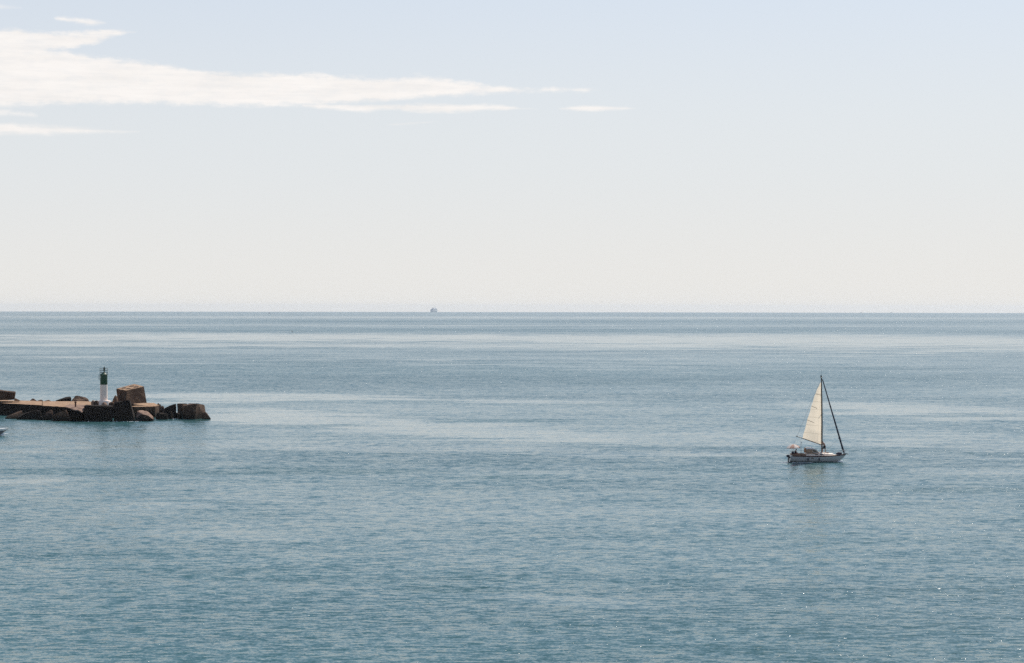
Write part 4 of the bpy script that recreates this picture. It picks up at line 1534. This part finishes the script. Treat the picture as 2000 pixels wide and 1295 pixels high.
def far_pos(px, Y):
    x = at(px, 610, Y).x
    return Vector((x, Y, -(x * x + Y * Y) / (2 * EARTH)))


M['ferry_white'] = simple_mat('ship_white', (0.88, 0.88, 0.88), 0.5, 0, 0.05, .05)
M['ferry_blue'] = simple_mat('ship_blue_grey', (0.30, 0.34, 0.42), 0.5, 0, 0.05, .05)
M['ferry_grey'] = simple_mat('ship_grey', (0.45, 0.45, 0.48), 0.5, 0, 0.05, .05)
M['ferry_dark'] = simple_mat('ship_dark', (0.12, 0.12, 0.14), 0.5, 0, 0.05, .05)
fe = empty('ferry', far_pos(848.3, 15200), R(71))
tag(fe, 'faint white passenger ship standing on the horizon left of centre', 'ship')
bm = bmesh.new()
FB = [(-55, 10.5), (-40, 11), (25, 11), (42, 7), (56, 0.6)]
secs = []
for i in range(24):
    x = -55 + 111 * i / 23
    b_ = interp(x, FB)
    secs.append([(x, -b_, 12), (x, -b_ * .97, 4), (x * (.97 if x > 40 else 1), -b_ * .8, -1), (x * (.97 if x > 40 else 1), b_ * .8, -1), (x, b_ * .97, 4), (x, b_, 12)])
loft(bm, secs, closed=True, cap=True)
obj('hull', bm, M['ferry_white'], fe, smooth=30)
bm = bmesh.new()
box(bm, (-6, 0, 14.2), (92, 21.4, 4.4), None, .6)
box(bm, (-8, 0, 21.6), (70, 20, 4), None, .8)
box(bm, (-2, 0, 25.2), (50, 17, 3.4), None, .8)
sup = obj('superstructure', bm, M['ferry_white'], fe)
bm = bmesh.new()
box(bm, (-8, 0, 18.0), (84, 20.8, 3.2), None, .4)
obj('window_band', bm, M['ferry_blue'], sup)
bm = bmesh.new()
box(bm, (20, 0, 28.4), (9, 18, 3.0), None, .6)
obj('bridge', bm, M['ferry_white'], fe)
for y in (-5, 5):
    bm = bmesh.new()
    box(bm, (-26, y, 29.6), (9, 5, 6.2), None, 1.2)
    obj('funnel', bm, M['ferry_grey'], fe)
bm = bmesh.new()
tube(bm, [(20, 0, 29), (18, 0, 37)], [.9, .5], 8)
tube(bm, [(18.5, -4, 34), (18.5, 4, 34)], .35, 6)
obj('mast', bm, M['ferry_grey'], fe)

M['boat_red'] = simple_mat('red_paint', (0.25, 0.03, 0.02), .5)


def small_boat(px, Y, L, rz, label, hullm, cabm, group=None):
    r_ = empty('fishing_boat', far_pos(px, Y), rz)
    tag(r_, label, 'boat', group)
    bm_ = bmesh.new()
    secs_ = []
    for i_ in range(12):
        q = i_ / 11
        b_ = L * .16 * (1 - max(0, (q - .45) / .55) ** 2.2) + .02
        h_ = L * (.11 + .07 * q * q)
        x_ = (q - .5) * L
        secs_.append([(x_, -b_, h_), (x_ * (1 - .05 * q), -b_ * .7, 0), (x_ * (1 - .06 * q), 0, -L * .04), (x_ * (1 - .05 * q), b_ * .7, 0), (x_, b_, h_)])
    loft(bm_, secs_, closed=True, cap=True)
    obj('hull', bm_, hullm, r_, smooth=40)
    bm_ = bmesh.new()
    box(bm_, (-L * .08, 0, L * .22), (L * .3, L * .2, L * .22), None, L * .02)
    box(bm_, (-L * .08, 0, L * .34), (L * .34, L * .23, L * .025), None, L * .005)
    obj('wheelhouse', bm_, cabm, r_)
    bm_ = bmesh.new()
    tube(bm_, [(-L * .12, 0, L * .3), (-L * .14, 0, L * .62)], L * .012, 6)
    obj('mast', bm_, M['ferry_dark'], r_)
    return r_


small_boat(526.5, 8400, 9.5, R(15), 'tiny dark fishing boat with a red cabin just below the left part of the horizon', M['ferry_dark'], M['boat_red'])
small_boat(1682, 15500, 13, R(170), 'tiny dark boat on the horizon, above and right of the yacht mast', M['ferry_dark'], M['ferry_white'], 'specks of boats on the right horizon')
small_boat(1741, 17500, 16, R(10), 'tiny pale boat on the horizon, rightmost of the specks there', M['ferry_white'], M['ferry_white'], 'specks of boats on the right horizon')

bu = empty('buoy', sea_at(570.5, 648.2))
tag(bu, 'tiny dark marker buoy floating alone far out, left of centre below the horizon', 'buoy')
bm = bmesh.new()
lathe(bm, [(0.2, -.3), (.45, -.1), (.5, .15), (.4, .35), (.12, .45)], seg=16)
obj('float', bm, M['black'], bu, smooth=60)
bm = bmesh.new()
lathe(bm, [(.10, .4), (.08, 1.3), (.18, 1.32), (.18, 1.6), (.05, 1.65)], seg=12)
obj('topmark', bm, M['black'], bu, smooth=60)

# ------------------------------------------------------------------ haze over the sea
hm = bpy.data.materials.new('sea_haze')
hm.use_nodes = True
ht = hm.node_tree
ht.nodes.remove(ht.nodes['Principled BSDF'])
pv = ht.nodes.new('ShaderNodeVolumePrincipled')
pv.inputs['Color'].default_value = (0.84, 0.92, 1.0, 1)
pv.inputs['Density'].default_value = HAZE
pv.inputs['Anisotropy'].default_value = 0.3
ht.links.new(pv.outputs[0], ht.nodes['Material Output'].inputs['Volume'])
bm = bmesh.new()
box(bm, (0, 0, 2.5), (2 * SEA_R + 200, 2 * SEA_R + 200, 85.0))
hz = obj('haze', bm, hm)
tag(hz, 'thin pale summer haze over the whole sea', 'haze', None, 'stuff')
